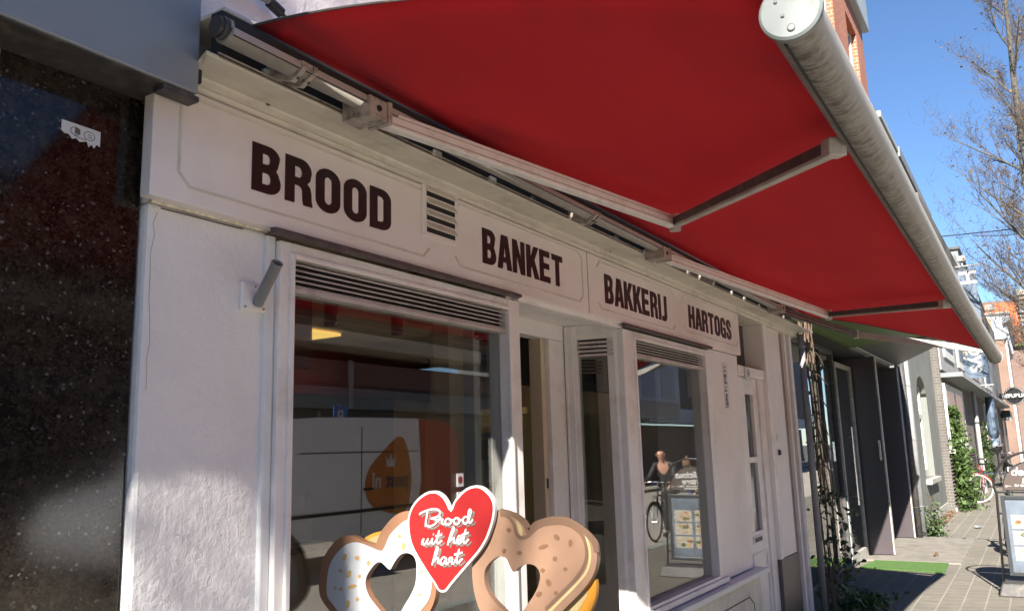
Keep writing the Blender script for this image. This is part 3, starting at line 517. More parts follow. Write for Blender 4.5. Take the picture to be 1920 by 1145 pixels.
# entrance recess with splayed panes
bx('soffit', 'paint_w', BK, 3.05, 4.14, 1.9, 2.6, 2.286, 2.33)
bx('fascia_beam', 'paint_w', BK, 3.051, 4.139, 1.87, 1.93, 2.252, 2.285, bevel=.004)
bx('door_header', 'paint', BK, 3.05, 4.14, 2.20, 2.28, 2.20, 2.2855)
DF = bx('door_frame', 'paint_w', BK, 3.892, 4.062, 2.20, 2.28, 0, 2.199, bevel=.004)
bx('door_stop', 'beige_int', DF, 3.842, 3.890, 2.225, 2.30, 0, 2.199, bevel=.003)
bx('lock_plate', 'black', DF, 3.858, 3.874, 2.221, 2.2245, 1.40, 1.45)
def splay(p0, p1, nx, side):
    """pane unit between plan points p0 (street side) and p1 (door side)"""
    d = Vector((p1[0]-p0[0], p1[1]-p0[1])); L = d.length; d /= L
    at = lambda t: (p0[0]+d.x*t, p0[1]+d.y*t)
    th = (nx*.05, 0); f = MB()
    f.slab(at(0), at(.025), th, .0, 2.285).slab(at(L-.075), at(L), th, 0, 2.285).slab(at(.025), at(L-.075), th, 2.205, 2.285).slab(at(.025), at(L-.075), th, 0, .72)
    w = f.build('window', 'paint_w', BK, .003)
    MB().slab(at(L-.055), at(L-.045), (-nx*.008, 0), 0, 2.28).slab(at(L-.02), at(L-.008), (-nx*.008, 0), 0, 2.28).build('reeding', 'paint_w', w, .002)
    o = nx*.018
    a, b = at(.025), at(L-.075)
    MB().slab((a[0]+o, a[1]), (b[0]+o, b[1]), (nx*.006, 0), .72, 2.118).build('pane', 'glass', w)
    MB().slab((a[0]+nx*.03, a[1]), (b[0]+nx*.03, b[1]), (nx*.005, 0), 2.125, 2.205).build('louver_void', 'dark', w)
    lv = MB()
    for i in range(4): lv.slab((a[0]+nx*.004, a[1]), (b[0]+nx*.004, b[1]), (nx*.016, 0), 2.108+i*.0235, 2.122+i*.0235)
    lv.build('louver', 'louver', w, .002)
splay((4.14, 1.905), (4.062, 2.2), 1, 'r')
splay((3.05, 1.905), (3.128, 2.2), -1, 'l')
# upper storey
bx('upper_wall', 'plaster', BK, 1.252, 7.6, 1.885, 2.5, 2.652, 6.6)
bx('roof_edge', 'zinc', BK, 1.24, 7.7, 1.7, 2.5, 6.6, 6.9)
# the interior seen through the glass
IN = MB()
IN.box(1.3, 6.6, 5.2, 5.3, 0, 2.6).build('back_wall', 'beige_int', BK)
bx('ceiling', 'beige_int', BK, 1.3, 6.6, 2.0, 5.2, 2.56, 2.6)
bx('floor', 'floor_int', BK, 1.3, 6.6, 2.0, 5.2, .02, .08)
bx('side_wall', 'red_int', BK, 1.256, 1.3, 2.21, 5.2, 0, 2.6)
bx('side_wall', 'beige_int', BK, 6.6, 6.7, 2.2, 5.3, 0, 2.6)
bx('red_frieze', 'red_int', BK, 1.31, 6.59, 5.12, 5.19, 2.12, 2.55)
bx('wall_panelling', 'dark', BK, 1.31, 6.0, 5.10, 5.19, .1, 2.11)
bx('ceiling_joint', 'brown_int', BK, 1.31, 6.59, 3.58, 3.60, 2.553, 2.5595)
bx('ceiling_joint', 'brown_int', BK, 3.38, 3.40, 2.2, 5.1, 2.551, 2.5595)
bx('partition', 'beige_int', BK, 4.05, 4.35, 3.0, 3.12, .08, 2.55)
bx('red_column', 'red_int', BK, 2.62, 2.86, 2.95, 3.0, 2.02, 2.55)
bx('void_panel', 'dark', BK, 4.36, 6.5, 2.9, 3.0, 2.05, 2.55)  # dark sheet standing for the unlit void above the cabinet
bx('ceiling_light_panel', 'lamp_yellow', BK, 4.15, 4.72, 4.55, 4.95, 2.53, 2.552)
al = bpy.data.lights.new('lamp_light', 'AREA'); al.energy = 2.2; al.size = 1.2; al.color = (1, .78, .5); ao = bpy.data.objects.new('lamp_light', al); C.objects.link(ao); ao.location = (4.4, 4.2, 2.5)
for px, pz, ti in ((3.04, 2.37, 0), (3.55, 2.38, 12)):
    sp = thing('ceiling_spotlight', 'dark red cylindrical spotlight hanging %s behind the large shop window' % ('straight down at the left' if ti == 0 else 'at a tilt at the right'), 'spotlight', (px, 3.0, 2.55), 'spotlights on the shop ceiling')
    a = math.radians(ti); d = Vector((-math.sin(a)*-.5, 0, -math.cos(a)))
    MB().tube([(0, 0, 0), (0, 0, -.1)], .012, 8).build('stem', 'red_int', sp)
    MB().tube([Vector((0, 0, -.12)), Vector((0, 0, -.12))+d*.17], .036, 16).build('housing', 'red_int', sp)
    MB().box(-.08, .08, -.02, .02, -.02, 0).build('mounting_plate', 'red_int', sp)
cb = thing('bread_cabinet', 'pale yellow cabinet standing inside the open shop doorway', 'cabinet', (5.98, 3.5, .08))
for nm, mt, a in (('carcass', 'yellow_int', (-.42, .75, -.1, .5, 0, 1.80)), ('side_panel', 'brown_int', (-.52, -.425, -.08, .5, 0, 1.72)), ('cornice', 'yellow_int', (-.40, .8, -.13, .5, 1.803, 1.86))): bx(nm, mt, cb, *a, bevel=.01)
rk = thing('shelf_rack', 'white shelf unit with stacked cups seen through the side pane of the shop window', 'shelf', (5.36, 3.7, .08))
for z in (.95, 1.27, 1.64): bx('shelf', 'dull_white', rk, -.3, .3, -.2, .2, z, z+.02)
for x in (-.3, .28):
    for y in (-.2, .18): bx('post', 'dull_white', rk, x, x+.02, y, y+.02, 0, 1.7)
for i in range(4): MB().tube([(-.2+i*.11, -.1, 1.27), (-.2+i*.11, -.1, 1.46)], .03, 10).build('cup_stack', 'white', rk)
for i in range(3): MB().tube([(-.2+i*.13, 0, 1.62), (-.2+i*.13, 0, 1.66)], .05, 10).build('bowl', 'white', rk)
ct = thing('shop_counter', 'beige display counter standing deep inside the shop', 'counter', (3.0, 4.1, .08))
bx('counter_body', 'beige_int', ct, -1.2, .9, -.25, .25, 0, .95); bx('counter_top', 'dark_metal', ct, -1.25, .95, -.3, .3, .953, .99); bx('display_glass', 'glass', ct, -1.1, .8, -.2, -.19, .995, 1.3)
# small stickers on the glass of the side pane
for i, (z, m2) in enumerate(((1.47, 'red_sign'), (1.40, 'red_int'))):
    o = MB().box(2.62, 2.66, 1.908, 1.9125, z, z+.05).build('door_sticker', 'sticker_w'); tag(o, ('small square sticker with a red spot, the upper' if i == 0 else 'small square sticker with a dark red disc, the lower') + ' of two on the large pane', 'sticker', 'stickers on the shop glass')
    MB().sphere((2.64, 1.9075, z+.025), .015, 12, 6, (1, .06, 1)).build('disc', m2, o)
# entrance bay with the white door and its number
bx('reveal_wall', 'paint', BK, 7.0, 7.545, 1.872, 2.3, .67, 2.60, bevel=.004); bx('reveal_fillet', 'paint_w', BK, 7.004, 7.09, 1.862, 1.8715, .67, 2.60, bevel=.002)
bx('reveal_block', 'panel_dark', BK, 6.995, 7.56, 1.860, 2.3, 0, .668, bevel=.006)
bx('transom_wall', 'dark_metal', BK, 6.281, 6.999, 2.035, 2.2, 2.215, 2.6)
bx('transom_post', 'dark_strip', BK, 6.62, 6.65, 2.015, 2.034, 2.215, 2.6)
DR = MB().box(6.29, 6.50, 1.91, 1.96, .935, 2.125).box(6.715, 6.84, 1.91, 1.96, .0, 2.125).box(6.50, 6.715, 1.91, 1.96, 1.995, 2.125).box(6.50, 6.715, 1.91, 1.96, 1.455, 1.50).box(6.29, 6.715, 1.91, 1.96, 0, .935).build('front_door', 'paint_w', BK, .005)
DR['label'] = 'white panelled front door number 74 with two narrow panes'
bx('pane', 'dull_glass', DR, 6.50, 6.715, 1.935, 1.94, .935, 1.995); bx('door_jamb', 'paint_w', DR, 6.848, 6.998, 1.895, 1.98, 0, 2.125, bevel=.004)
bx('letter_slot', 'light_metal', DR, 6.42, 6.64, 1.899, 1.909, .85, .905, bevel=.004)
bx('slot_flap', 'dark_metal', DR, 6.44, 6.62, 1.894, 1.8985, .862, .893)
MB().box(6.38, 6.78, 1.90, 1.9095, .765, .78).box(6.38, 6.40, 1.90, 1.9095, .1, .765).box(6.76, 6.78, 1.90, 1.9095, .1, .765).build('panel_moulding', 'paint_w', DR, .003)
bx('transom_bar', 'paint_w', BK, 6.285, 6.998, 1.882, 2.03, 2.128, 2.208, bevel=.006)
PL = bx('number_plate', 'sticker_w', BK, 6.435, 6.545, 1.868, 1.881, 2.095, 2.20, bevel=.004)
text('numeral', '74', .075, 'black', PL, (6.49, 1.868, 2.147), FX_, .8, .001, .002)
bx('doorbell', 'light_metal', BK, 7.20, 7.235, 1.862, 1.8715, 1.62, 1.68, bevel=.003)
bx('bell_push', 'black', BK, 7.205, 7.24, 1.852, 1.8715, 1.50, 1.545, bevel=.004)
# mouldings beside the entrance
x = 7.548
for w_, m_, y_ in ((.19, 'brown_paint', 1.90), (.055, 'paint', 1.872), (.13, 'brown_paint', 1.91), (.085, 'paint_w', 1.872), (.14, 'dark_strip', 1.92)):
    bx('architrave_strip', m_, BK, x, x+w_-.003, y_, 2.3, .0, 2.6, bevel=.003); x += w_
for x_, z_ in ((1.58, 2.648), (1.98, 2.6535), (2.02, 2.6535), (3.95, 2.649)): bx('paint_chip', 'dark_strip', BK, x_, x_+.012, 1.8325, 1.8365, z_-.007, z_-.001)
rc = random.Random(2); zz = 2.25; cp = []
while zz > 1.75: cp.append((1.272+rc.gauss(0, .004), 1.8995, zz)); zz -= .03+.03*rc.random()
MB().tube(cp, .0008, 4).build('crack', 'tube', BK)
MB().tube([(1.29, 1.8995, 2.262), (1.40, 1.8992, 2.263), (1.47, 1.8995, 2.2625), (1.56, 1.8992, 2.2635)], .0018, 4).build('crack', 'dark_strip', BK)
# trading notices strip on the right pilaster
NS = tag(bx('notice_strip', 'sticker_w', None, 5.905, 6.0, 1.8815, 1.8845, 1.86, 2.195), 'narrow vertical strip of small red and blue notices on the right hand pilaster', 'notice')
random.seed(3)
z = 2.17
for i in range(11):
    h = random.choice((.014, .02, .026)); m_ = ('tan_text', 'red_int', 'van_text', 'bike_red', 'banner')[i % 5]
    bx('notice_block', m_, NS, 5.915+.01*(i % 2), 5.95+.01*random.random()*3, 1.8805, 1.8813, z-h, z); z -= .029
# a cable with sockets on the upper wall
cbl = thing('wall_cable', 'black outdoor cable with plug couplings on the white wall above the awning', 'cable', (1.45, 1.86, 2.96))
MB().tube(smooth_line([(1.30, 1.85, 2.93), (1.40, 1.85, 2.965), (1.52, 1.84, 2.985), (1.60, 1.845, 2.985), (1.66, 1.85, 2.965), (1.7, 1.86, 2.93)], 4), .007, 8).build('flex', 'black', cbl, smooth=True)
MB().tube([(1.455, 1.842, 2.985), (1.51, 1.84, 2.985)], .016, 12).build('coupling', 'black', cbl); MB().tube([(1.53, 1.84, 2.985), (1.585, 1.842, 2.985)], .012, 12).build('coupling', 'grey_metal', cbl)
MB().tube([(1.59, 1.844, 2.984), (1.64, 1.848, 2.972)], .018, 12).build('coupling', 'black', cbl)
settle(cbl); settle(BK)

# ------------------------------------------------------------------ flagpole holder
fh = thing('flagpole_holder', 'grey tubular flagpole socket on a white plate screwed to the plastered pilaster', 'flag holder', (1.6, 1.9, 2.03))
bx('wall_plate', 'paint_w', fh, 1.555, 1.642, 1.885, 1.9, 2.022, 2.105, bevel=.004)
f0, f1 = Vector((1.607, 1.882, 2.045)), Vector((1.582, 1.775, 2.146))
tb = MB().tube([f0, f1], .0165, 20, cap=False).tube([f1, f0], .0135, 20, cap=False).build('socket_tube', 'grey_metal', fh, smooth=True)
MB().ring(f1, .015, .003, f1-f0, 20, 6).build('rim', 'grey_metal', tb); MB().tube([f0+(f1-f0)*.35, f0+(f1-f0)*.36], .0132, 16).build('bore', 'dark', tb)
for x, z in ((1.565, 2.032), (1.632, 2.032), (1.6, 2.095)): MB().sphere((x, 1.884, z), .004, 8, 4).build('screw', 'bracket', fh)
settle(fh)

# ------------------------------------------------------------------ retractable awning
AW = thing('retractable_awning', 'red canvas awning with three folding arms and a stained aluminium front bar over the bakery', 'awning', (4.5, 1.7, 2.67))
X0, X1 = 1.345, 7.75
def bar_c(x):
    t = max(0, (x-4.4)/3.6); return (.302-.09*t*t, 2.414-.15*t*t)
def canopy():
    v, f = [], []; nx, ny = 60, 16
    for i in range(nx+1):
        s = i/nx
        for j in range(ny+1):
            w = j/ny; x = X0+(X1-X0)*s+(1-s)*.17*w; cy, cz = bar_c(x); yf, zf = cy+.040, cz+.022+.02*(1-s)**4
            y = 1.622+(yf-1.622)*w
            z = 2.724+(zf-2.724)*w**(1.22+.35*(1-s)**3) - .012*math.sin(PI*w)*math.sin(PI*s) + .004*math.sin(s*41+2*w)*math.sin(PI*w) + .003*math.sin(s*17)*w
            v.append((x, y, z))
    for i in range(nx):
        for j in range(ny): a = i*(ny+1)+j; f.append((a, a+1, a+ny+2, a+ny+1))
    me = bpy.data.meshes.new('canopy'); me.from_pydata(v, [], f); o = link('canopy', me, 'fabric', AW, smooth=True)
    sd = o.modifiers.new('thickness', 'SOLIDIFY'); sd.thickness = .0015; sd.offset = 0
    MB().tube([v[j] for j in range(ny+1)], .0035, 6).build('hem', 'dark_metal', o); MB().tube([v[nx*(ny+1)+j] for j in range(ny+1)], .0035, 6).build('hem', 'dark_metal', o)
canopy()
def front_bar():
    v, f, uvs = [], [], []; nx, n = 70, 28; xs = [1.53+(7.98-1.53)*i/nx for i in range(nx+1)]; r = .056
    for x in xs:
        cy, cz = bar_c(x)
        for j in range(n):
            g = math.radians(30)-2*PI*j/n; sq = 1.0 if not (0 < j < 5) else .93
            v.append((x, cy+r*.95*sq*math.cos(g), cz+r*sq*math.sin(g)))
    for i in range(nx):
        for j in range(n): f.append((i*n+j, i*n+(j+1) % n, (i+1)*n+(j+1) % n, (i+1)*n+j)); uvs.append([(xs[i], j/18), (xs[i], (j+1)/18), (xs[i+1], (j+1)/18), (xs[i+1], j/18)])
    me = bpy.data.meshes.new('front_bar'); me.from_pydata(v, [], f); uv = me.uv_layers.new(name='UVMap'); k = 0
    for q in uvs:
        for c in q: uv.data[k].uv = c; k += 1
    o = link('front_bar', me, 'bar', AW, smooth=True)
    # drip flange along the inner lower side
    fl = MB(); P = [(.046, -.027), (.050, .010), (.024, .002), (.026, -.042)]
    for i in range(nx): 
        a, b = xs[i]+(.06 if i == 0 else 0), xs[i+1]; (c0, d0), (c1, d1) = bar_c(a), bar_c(b); k = len(fl.v)
        fl.v += [(a, c0+p, d0+q) for p, q in P]+[(b, c1+p, d1+q) for p, q in P]
        fl.f += [(k+j, k+(j+1) % 4, k+4+(j+1) % 4, k+4+j) for j in range(4)]
        if i == 0: fl.f.append((k+3, k+2, k+1, k))
        if i == nx-1: fl.f.append((k+4, k+5, k+6, k+7))
    fl.build('flange', 'flange', o)
    gr = MB().tube([(x+.02, bar_c(x)[0]+.020, bar_c(x)[1]-.0505) for x in xs[:-1]], .0045, 6).build('groove', 'dark', o)
    for x, s in ((1.53, -1), (7.98, 1)):
        cy, cz = bar_c(x); c = MB().tube([(x, cy, cz), (x+s*.012, cy, cz), (x+s*.016, cy, cz)], [.060, .060, .055], 40).build('end_cap', 'cap', o, smooth=False)
    cy, cz = bar_c(1.53)
    for dy, dz in ((.0, -.038), (.025, .022), (.014, -.010)):
        sc = MB().tube([(1.515, cy+dy, cz+dz), (1.511, cy+dy, cz+dz)], .006 if dz < -.02 else .0022, 12).ring((1.512, cy+dy, cz+dz), .0068 if dz < -.02 else .0025, .0012, (1, 0, 0), 16, 4).build('screw', 'grey_metal', o)
front_bar()
RT = MB().tube([(1.262, 1.632, 2.676), (7.45, 1.632, 2.676)], .0335, 24).build('roller_tube', 'tube', AW, smooth=True)
RT.data.polygons[-1].use_smooth = False; RT.data.polygons[-2].use_smooth = False
MB().ext([(1.5915, 2.653), (1.5905, 2.672), (1.598, 2.677), (1.606, 2.670), (1.604, 2.653)], 1.262, 7.45).build('cover_profile', 'cover', RT, .001)
bx('cover_seam', 'dark', RT, 1.262, 7.45, 1.5918, 1.5945, 2.6505, 2.6528)
bx('gap_shade', 'dark', RT, 1.27, 7.45, 1.598, 1.603, 2.6775, 2.698)  # dark strip painting in the shade between cover profile and canvas
bx('cover_gap_shade', 'dark', RT, 1.26, 7.45, 1.64, 1.68, 2.70, 2.735)  # second dark strip, shade painted in behind the cover
for x, r in ((1.236, .026), (1.246, .031), (1.256, .028)): MB().tube([(x, 1.632, 2.68), (x+.010, 1.632, 2.68)], r, 24).build('roller_end', 'dark_metal', RT)
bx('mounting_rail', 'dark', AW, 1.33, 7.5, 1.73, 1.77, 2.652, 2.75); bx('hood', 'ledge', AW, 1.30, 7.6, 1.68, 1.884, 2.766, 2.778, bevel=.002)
MB().tube([(1.3, 1.70, 2.652), (7.4, 1.70, 2.652)], .003, 6).build('rail_lip', 'bracket', AW)
random.seed(11)
def bracket(x, big=False):
    b = MB()
    b.ext([(1.583, 2.656), (1.584, 2.673), (1.62, 2.69), (1.74, 2.70), (1.745, 2.655), (1.70, 2.652), (1.63, 2.624), (1.60, 2.640)], x-.012, x+.004)
    b.ext([(1.583, 2.656), (1.584, 2.673), (1.62, 2.688), (1.72, 2.69), (1.72, 2.655), (1.64, 2.626)], x+.03, x+.045)
    b.box(x-.010, x+.043, 1.69, 1.73, 2.656, 2.664).box(x+.006, x+.028, 1.586, 1.592, 2.655, 2.674)
    o = b.build('tube_bracket', 'bracket', AW, .0015)
    for dx in (-.003, .017, .037): MB().sphere((x+dx, 1.612, 2.632), .0045, 8, 6).build('bolt', 'dark_metal', o)
for x in (1.50, 3.30, 5.05): bracket(x)
for i in range(16):
    x = 1.4+i*.38+random.random()*.15; bx('rail_clip', random.choice(('bracket', 'dark_metal', 'white')), AW, x, x+.02+.03*random.random(), 1.715, 1.728, 2.648, 2.68)
def arm(sh, el, fr, m1='light_metal', m2='alu_grey', label=None):
    sh, el, fr = map(Vector, (sh, el, fr)); a = MB().beam(sh, el, .038, .054).build('folding_arm', m1, AW, .004)
    if label: a['label'] = label
    d = (el-sh).normalized(); sd = d.cross(Vector((0, 0, 1))).normalized()
    MB().beam(sh+d*.03-Vector((0, 0, .013))+sd*.0185, el-Vector((0, 0, .013))+sd*.0185, .002, .004).beam(sh+d*.03+Vector((0, 0, .012))+sd*.0185, el+Vector((0, 0, .012))+sd*.0185, .002, .003).build('seam_line', 'bracket', a)
    f = MB().beam(el, fr, .034, .052 if m2 == 'tube' else .044).build('forearm', m2, a, .004); e = (fr-el).normalized()
    s2 = e.cross(Vector((0, 0, 1))).normalized()
    if m2 != 'tube': MB().beam(el+Vector((0, 0, .004))+s2*-.0175, fr+Vector((0, 0, .004))+s2*-.0175, .003, .030).beam(el+Vector((0, 0, .004))+s2*.0175, fr+Vector((0, 0, .004))+s2*.0175, .003, .030).build('channel', 'dark_metal', a)
    MB().tube([el-Vector((0, 0, .036)), el+Vector((0, 0, .036))], .026, 20).ring(el+Vector((0, 0, .012)), .0265, .002, (0, 0, 1), 20, 4).ring(el-Vector((0, 0, .012)), .0265, .002, (0, 0, 1), 20, 4).build('elbow_joint', 'alu_grey', a)
    MB().box(sh.x-.045, sh.x+.035, sh.y-.055, sh.y+.06, sh.z-.030, sh.z+.034).box(sh.x+.037, sh.x+.055, sh.y-.06, sh.y+.03, sh.z-.036, sh.z+.038).build('shoulder_bracket', 'bracket', a, .004)
    MB().tube([(sh.x-.005, sh.y-.0555, sh.z), (sh.x-.005, sh.y-.060, sh.z)], .010, 8).build('bolt', 'dark', a)
    MB().beam(fr-e*.01, fr+e*.04, .05, .05).build('front_fork', 'alu_grey', a, .004)
arm((1.80, 1.635, 2.640), (3.407, 1.256, 2.583), (2.24, .375, 2.372))
arm((4.14, 1.635, 2.634), (6.50, 1.227, 2.548), (5.30, .365, 2.365))
arm((6.60, 1.635, 2.655), (7.79, 1.250, 2.535), (7.86, .300, 2.318), 'dark_metal', 'tube')
settle(AW)

# ------------------------------------------------------------------ neighbour on the left: granite shopfront and its sign box
GR = thing('granite_shopfront', 'polished black speckled granite shopfront left of the white bakery pilaster', 'building', (-1, 2, 0))
bx('granite_cladding', 'granite', GR, -6, .873, 1.925, 2.5, 0, 2.9); bx('granite_cladding', 'granite', GR, .877, 1.244, 1.926, 2.5, 0, 2.9)
bx('mortar_joint', 'bracket', GR, .873, .877, 1.927, 1.93, 0, 2.6)
bx('shadow_joint', 'dark', GR, 1.2445, 1.251, 1.935, 2.5, 0, 2.6); bx('upper_wall', 'brick_brown', GR, -6, 1.25, 2.0, 2.5, 2.9, 6.4)
settle(GR)
SX = thing('sign_box', 'blank anthracite metal sign box above the black granite, its end lapping the white fascia', 'sign', (-1, 1.9, 2.566))
prof = [(1.80, 2.566), (1.80, 3.2), (1.955, 3.2), (1.955, 2.566)]
MB().box(-6, 1.30, 1.776, 1.922, 2.556, 3.2).build('casing', 'sign_metal', SX, .004)
bx('underside_tray', 'dark_metal', SX, -6, 1.285, 1.784, 1.9235, 2.551, 2.5555)
bx('end_plate', 'dark_metal', SX, 1.20, 1.306, 1.78, 1.825, 2.536, 2.5505); bx('hinge_clip', 'dark', SX, 1.3005, 1.312, 1.778, 1.793, 2.59, 2.63, bevel=.003)
settle(SX)
SK = tag(plate('torn_sticker', [[(1.027, 2.430), (1.127, 2.428), (1.127, 2.388), (1.118, 2.392), (1.112, 2.380), (1.105, 2.388), (1.098, 2.379), (1.092, 2.392), (1.075, 2.386), (1.066, 2.393), (1.055, 2.388), (1.046, 2.398), (1.036, 2.397), (1.027, 2.403)]], .0012, (0, 1.925, 0), FX_, 'sticker_w', None), 'torn white sticker with a scribbled drawing on the black granite', 'sticker')
strokes('scribble', [[(1.062+.012*math.cos(a*.5), 2.410+.010*math.sin(a*.5)) for a in range(14)], [(1.098+.014*math.cos(a*.5), 2.408+.011*math.sin(a*.5)) for a in range(14)], [(1.055, 2.402), (1.07, 2.396), (1.09, 2.395)], [(1.094, 2.411), (1.104, 2.410)], [(1.095, 2.405), (1.105, 2.404)]], .0009, (0, 1.9236, 0), FX_, 'black', SK)
plate('blot', [[(1.06, 2.404), (1.074, 2.404), (1.073, 2.418), (1.061, 2.419)]], .0006, (0, 1.9237, 0), FX_, 'shadow_grey', SK)
# awning-shaped shade panel, added out of the picture to shade the pilaster
NA = thing('shade_panel', 'grey awning-shaped shade panel added out of view high above the granite shop', 'awning', (-2, 1.9, 3.5))
MB().add([(-4.5, 1.98, 3.64), (.42, 1.98, 3.64), (.42, 1.20, 3.34), (-4.5, 1.20, 3.34), (-4.5, 1.98, 3.61), (.42, 1.98, 3.61), (.42, 1.20, 3.31), (-4.5, 1.20, 3.31)], [(0, 1, 2, 3), (7, 6, 5, 4), (0, 4, 5, 1), (1, 5, 6, 2), (2, 6, 7, 3), (3, 7, 4, 0)]).build('canopy', 'grey_metal', NA)
MB().tube([(-4.5, 1.19, 3.32), (.42, 1.19, 3.32)], .03, 12).build('front_bar', 'grey_metal', NA); settle(NA)

# ------------------------------------------------------------------ cut-out pretzel sign with the red heart
PZ = thing('pretzel_sign', 'free standing cut-out pretzel board with white icing and a red heart with white script lettering', 'sign', (1.8, 1.35, 0))
def sm(k, c=True, n=3): return smooth_line(TR[k], n, c)
O = lambda x: (x, 0, 0)
def shp(*n): return [sm(k) for k in n]
plate('crust_layer', shp('orangeL'), .014, O(1.822), LX_, 'orange_p', PZ); plate('crumb_layer', shp('creamL'), .001, O(1.8075), LX_, 'cream_p', PZ)
plate('crust_layer', shp('orangeR'), .014, O(1.823), LX_, 'orange_p', PZ); plate('crumb_layer', shp('creamR'), .001, O(1.8085), LX_, 'cream_p', PZ)
rd = plate('dough_loop', shp('rdough', 'rhole'), .020, O(1.806), LX_, 'dough_r', PZ)
bo = sm('rdough'); 
def ribbon_line(line, w): 
    pts = smooth_line(line, 3); L, R = [], []
    for i, p in enumerate(pts):
        a, b = pts[max(0, i-1)], pts[min(len(pts)-1, i+1)]; d = Vector((b[0]-a[0], b[1]-a[1])).normalized(); L.append((p[0]-d.y*w, p[1]+d.x*w)); R.append((p[0]+d.y*w, p[1]-d.x*w))
    return L+R[::-1]
plate('printed_band', [ribbon_line(TR['rband'], .0045)], .0008, O(1.7858), LX_, 'dough_band', rd)
plate('printed_band', [ribbon_line(TR['rdough'][1:20], .0075)], .0007, O(1.7858), LX_, 'dough_band', rd)
plate('printed_stripe', shp('rstripe'), .0012, O(1.7856), LX_, 'cream_p', rd); plate('printed_curl', shp('rcurl'), .0016, O(1.7856), LX_, 'cream_p', rd)
ld = plate('dough_loop', shp('ldough', 'lhole'), .020, O(1.80), LX_, 'dough', PZ)
ic = plate('icing_layer', shp('licing', 'lhole'), .002, O(1.7798), LX_, 'icing', PZ)
for d in TR['ldots']: plate('sprinkle', [smooth_line(d, 2, True)], .0008, O(1.7777), LX_, 'sprinkle', ic)
for d in TR['rdots']: plate('sprinkle', [smooth_line(d, 2, True)], .0012, O(1.7855), LX_, 'sprinkle_b', rd)
ht = plate('heart', shp('heart'), .012, O(1.7775), LX_, 'sign_white', PZ)
plate('heart_face', [offset_loop(sm('heart'), .0062)], .0012, O(1.7653), LX_, 'red_sign', ht)
strokes('drop_shade', [[(p[0]+.0075, p[1]-.0060) for p in l] for l in TR['script']], .0034, O(1.7638), LX_, 'shadow_grey', ht)
strokes('lettering', TR['script'], .0030, O(1.7618), LX_, 'sign_white', ht)
bx('stand_leg', 'dark_metal', PZ, 1.80, 1.83, 1.42, 1.46, .03, .95); bx('stand_leg', 'dark_metal', PZ, 1.80, 1.83, 1.22, 1.26, .03, .95); bx('stand_foot', 'dark_metal', PZ, 1.62, 2.0, 1.05, 1.65, 0, .03)
settle(PZ)
PZ.location.x += .093

# ------------------------------------------------------------------ glass fronted shop with red brick storeys
GS = thing('glass_fronted_shop', 'glass fronted shop under a green fascia with orange red brick storeys above', 'building', (11.8, 2.0, 0))
bx('wall', 'panel_dark', GS, 8.32, 15.2, 2.9, 3.1, 0, 3.5); bx('ceiling', 'dark', GS, 8.3, 15.2, 2.0, 2.9, 2.80, 2.83)
bx('fascia', 'green', GS, 8.5, 11.75, 1.9, 2.1, 2.835, 3.5, bevel=.01); bx('fascia', 'zinc', GS, 11.755, 15.2, 1.9, 2.1, 2.835, 3.5, bevel=.01)
SF = MB().box(8.42, 8.5, 2.17, 2.25, 0, 2.8).box(11.45, 11.52, 2.17, 2.25, 0, 2.8).box(8.5, 11.45, 2.17, 2.25, 2.74, 2.8).box(8.5, 11.45, 2.17, 2.25, 0, .06).box(10.72, 10.75, 2.18, 2.24, .06, 2.74).build('shop_window', 'dark_metal', GS, .004)
bx('pane', 'mirror_glass', SF, 8.5, 11.45, 2.205, 2.212, .06, 2.74); bx('backing', 'dark', GS, 8.5, 12.7, 2.6, 2.62, 0, 2.8)
GD = MB().box(11.60, 11.655, 2.17, 2.22, .02, 2.66).box(12.68, 12.735, 2.17, 2.22, .02, 2.66).box(11.655, 12.68, 2.17, 2.22, .02, .15).box(11.655, 12.68, 2.17, 2.22, 2.6, 2.66).build('door', 'alu_grey', GS, .004)
bx('pane', 'mirror_glass', GD, 11.655, 12.68, 2.192, 2.199, .15, 2.6)
MB().tube([(11.95, 2.10, .76), (11.95, 2.10, 1.79)], .014, 12).tube([(11.95, 2.10, .88), (11.95, 2.18, .88)], .009).tube([(11.95, 2.10, 1.66), (11.95, 2.18, 1.66)], .009).build('handle', 'chrome', GD)
bx('side_panel', 'zinc', GS, 11.525, 11.595, 2.16, 2.21, 0, 1.1)
for x in (12.80, 15.10):
    f = bx('dividing_fin', 'panel_dark', GS, x, x+.10, 1.862, 2.6, .03, 2.8, bevel=.005); bx('metal_edge', 'alu_grey', f, x+.005, x+.095, 1.842, 1.8605, .03, 2.8, bevel=.003)
bx('lock', 'chrome', GS, 12.79, 12.80, 1.88, 1.91, 1.32, 1.60); bx('back_panel', 'panel_dark', GS, 12.9, 15.1, 2.6, 2.7, 0, 2.8)
def wall_with_windows(name, m, par, x0, x1, z0, z1, wins, y0=1.85, y1=2.2, frame='cream'):
    b = MB(); xs = [x0]+[c for w in wins for c in w[:2]]+[x1]
    for i in range(0, len(xs), 2): b.box(xs[i], xs[i+1], y0, y1, z0, z1)
    for a, c, s, t in wins: b.box(a, c, y0, y1, z0, s).box(a, c, y0, y1, t, z1)
    w = b.build(name, m, par)
    for a, c, s, t in wins:
        f = MB().box(a, a+.09, y0+.10, y0+.17, s, t).box(c-.14, c, y0+.08, y0+.17, s, t).box(a+.09, c-.14, y0+.1, y0+.17, s, s+.09).box(a+.09, c-.14, y0+.1, y0+.17, t-.09, t).box((a+c)/2-.03, (a+c)/2+.03, y0+.1, y0+.17, s+.09, t-.09).build('window', frame, par)
        bx('pane', 'dull_glass', f, a+.09, c-.14, y0+.13, y0+.14, s+.09, t-.09)
        bx('sill', 'plinth', f, a-.05, c+.05, y0-.05, y0+.098, s-.07, s-.002)
    return w
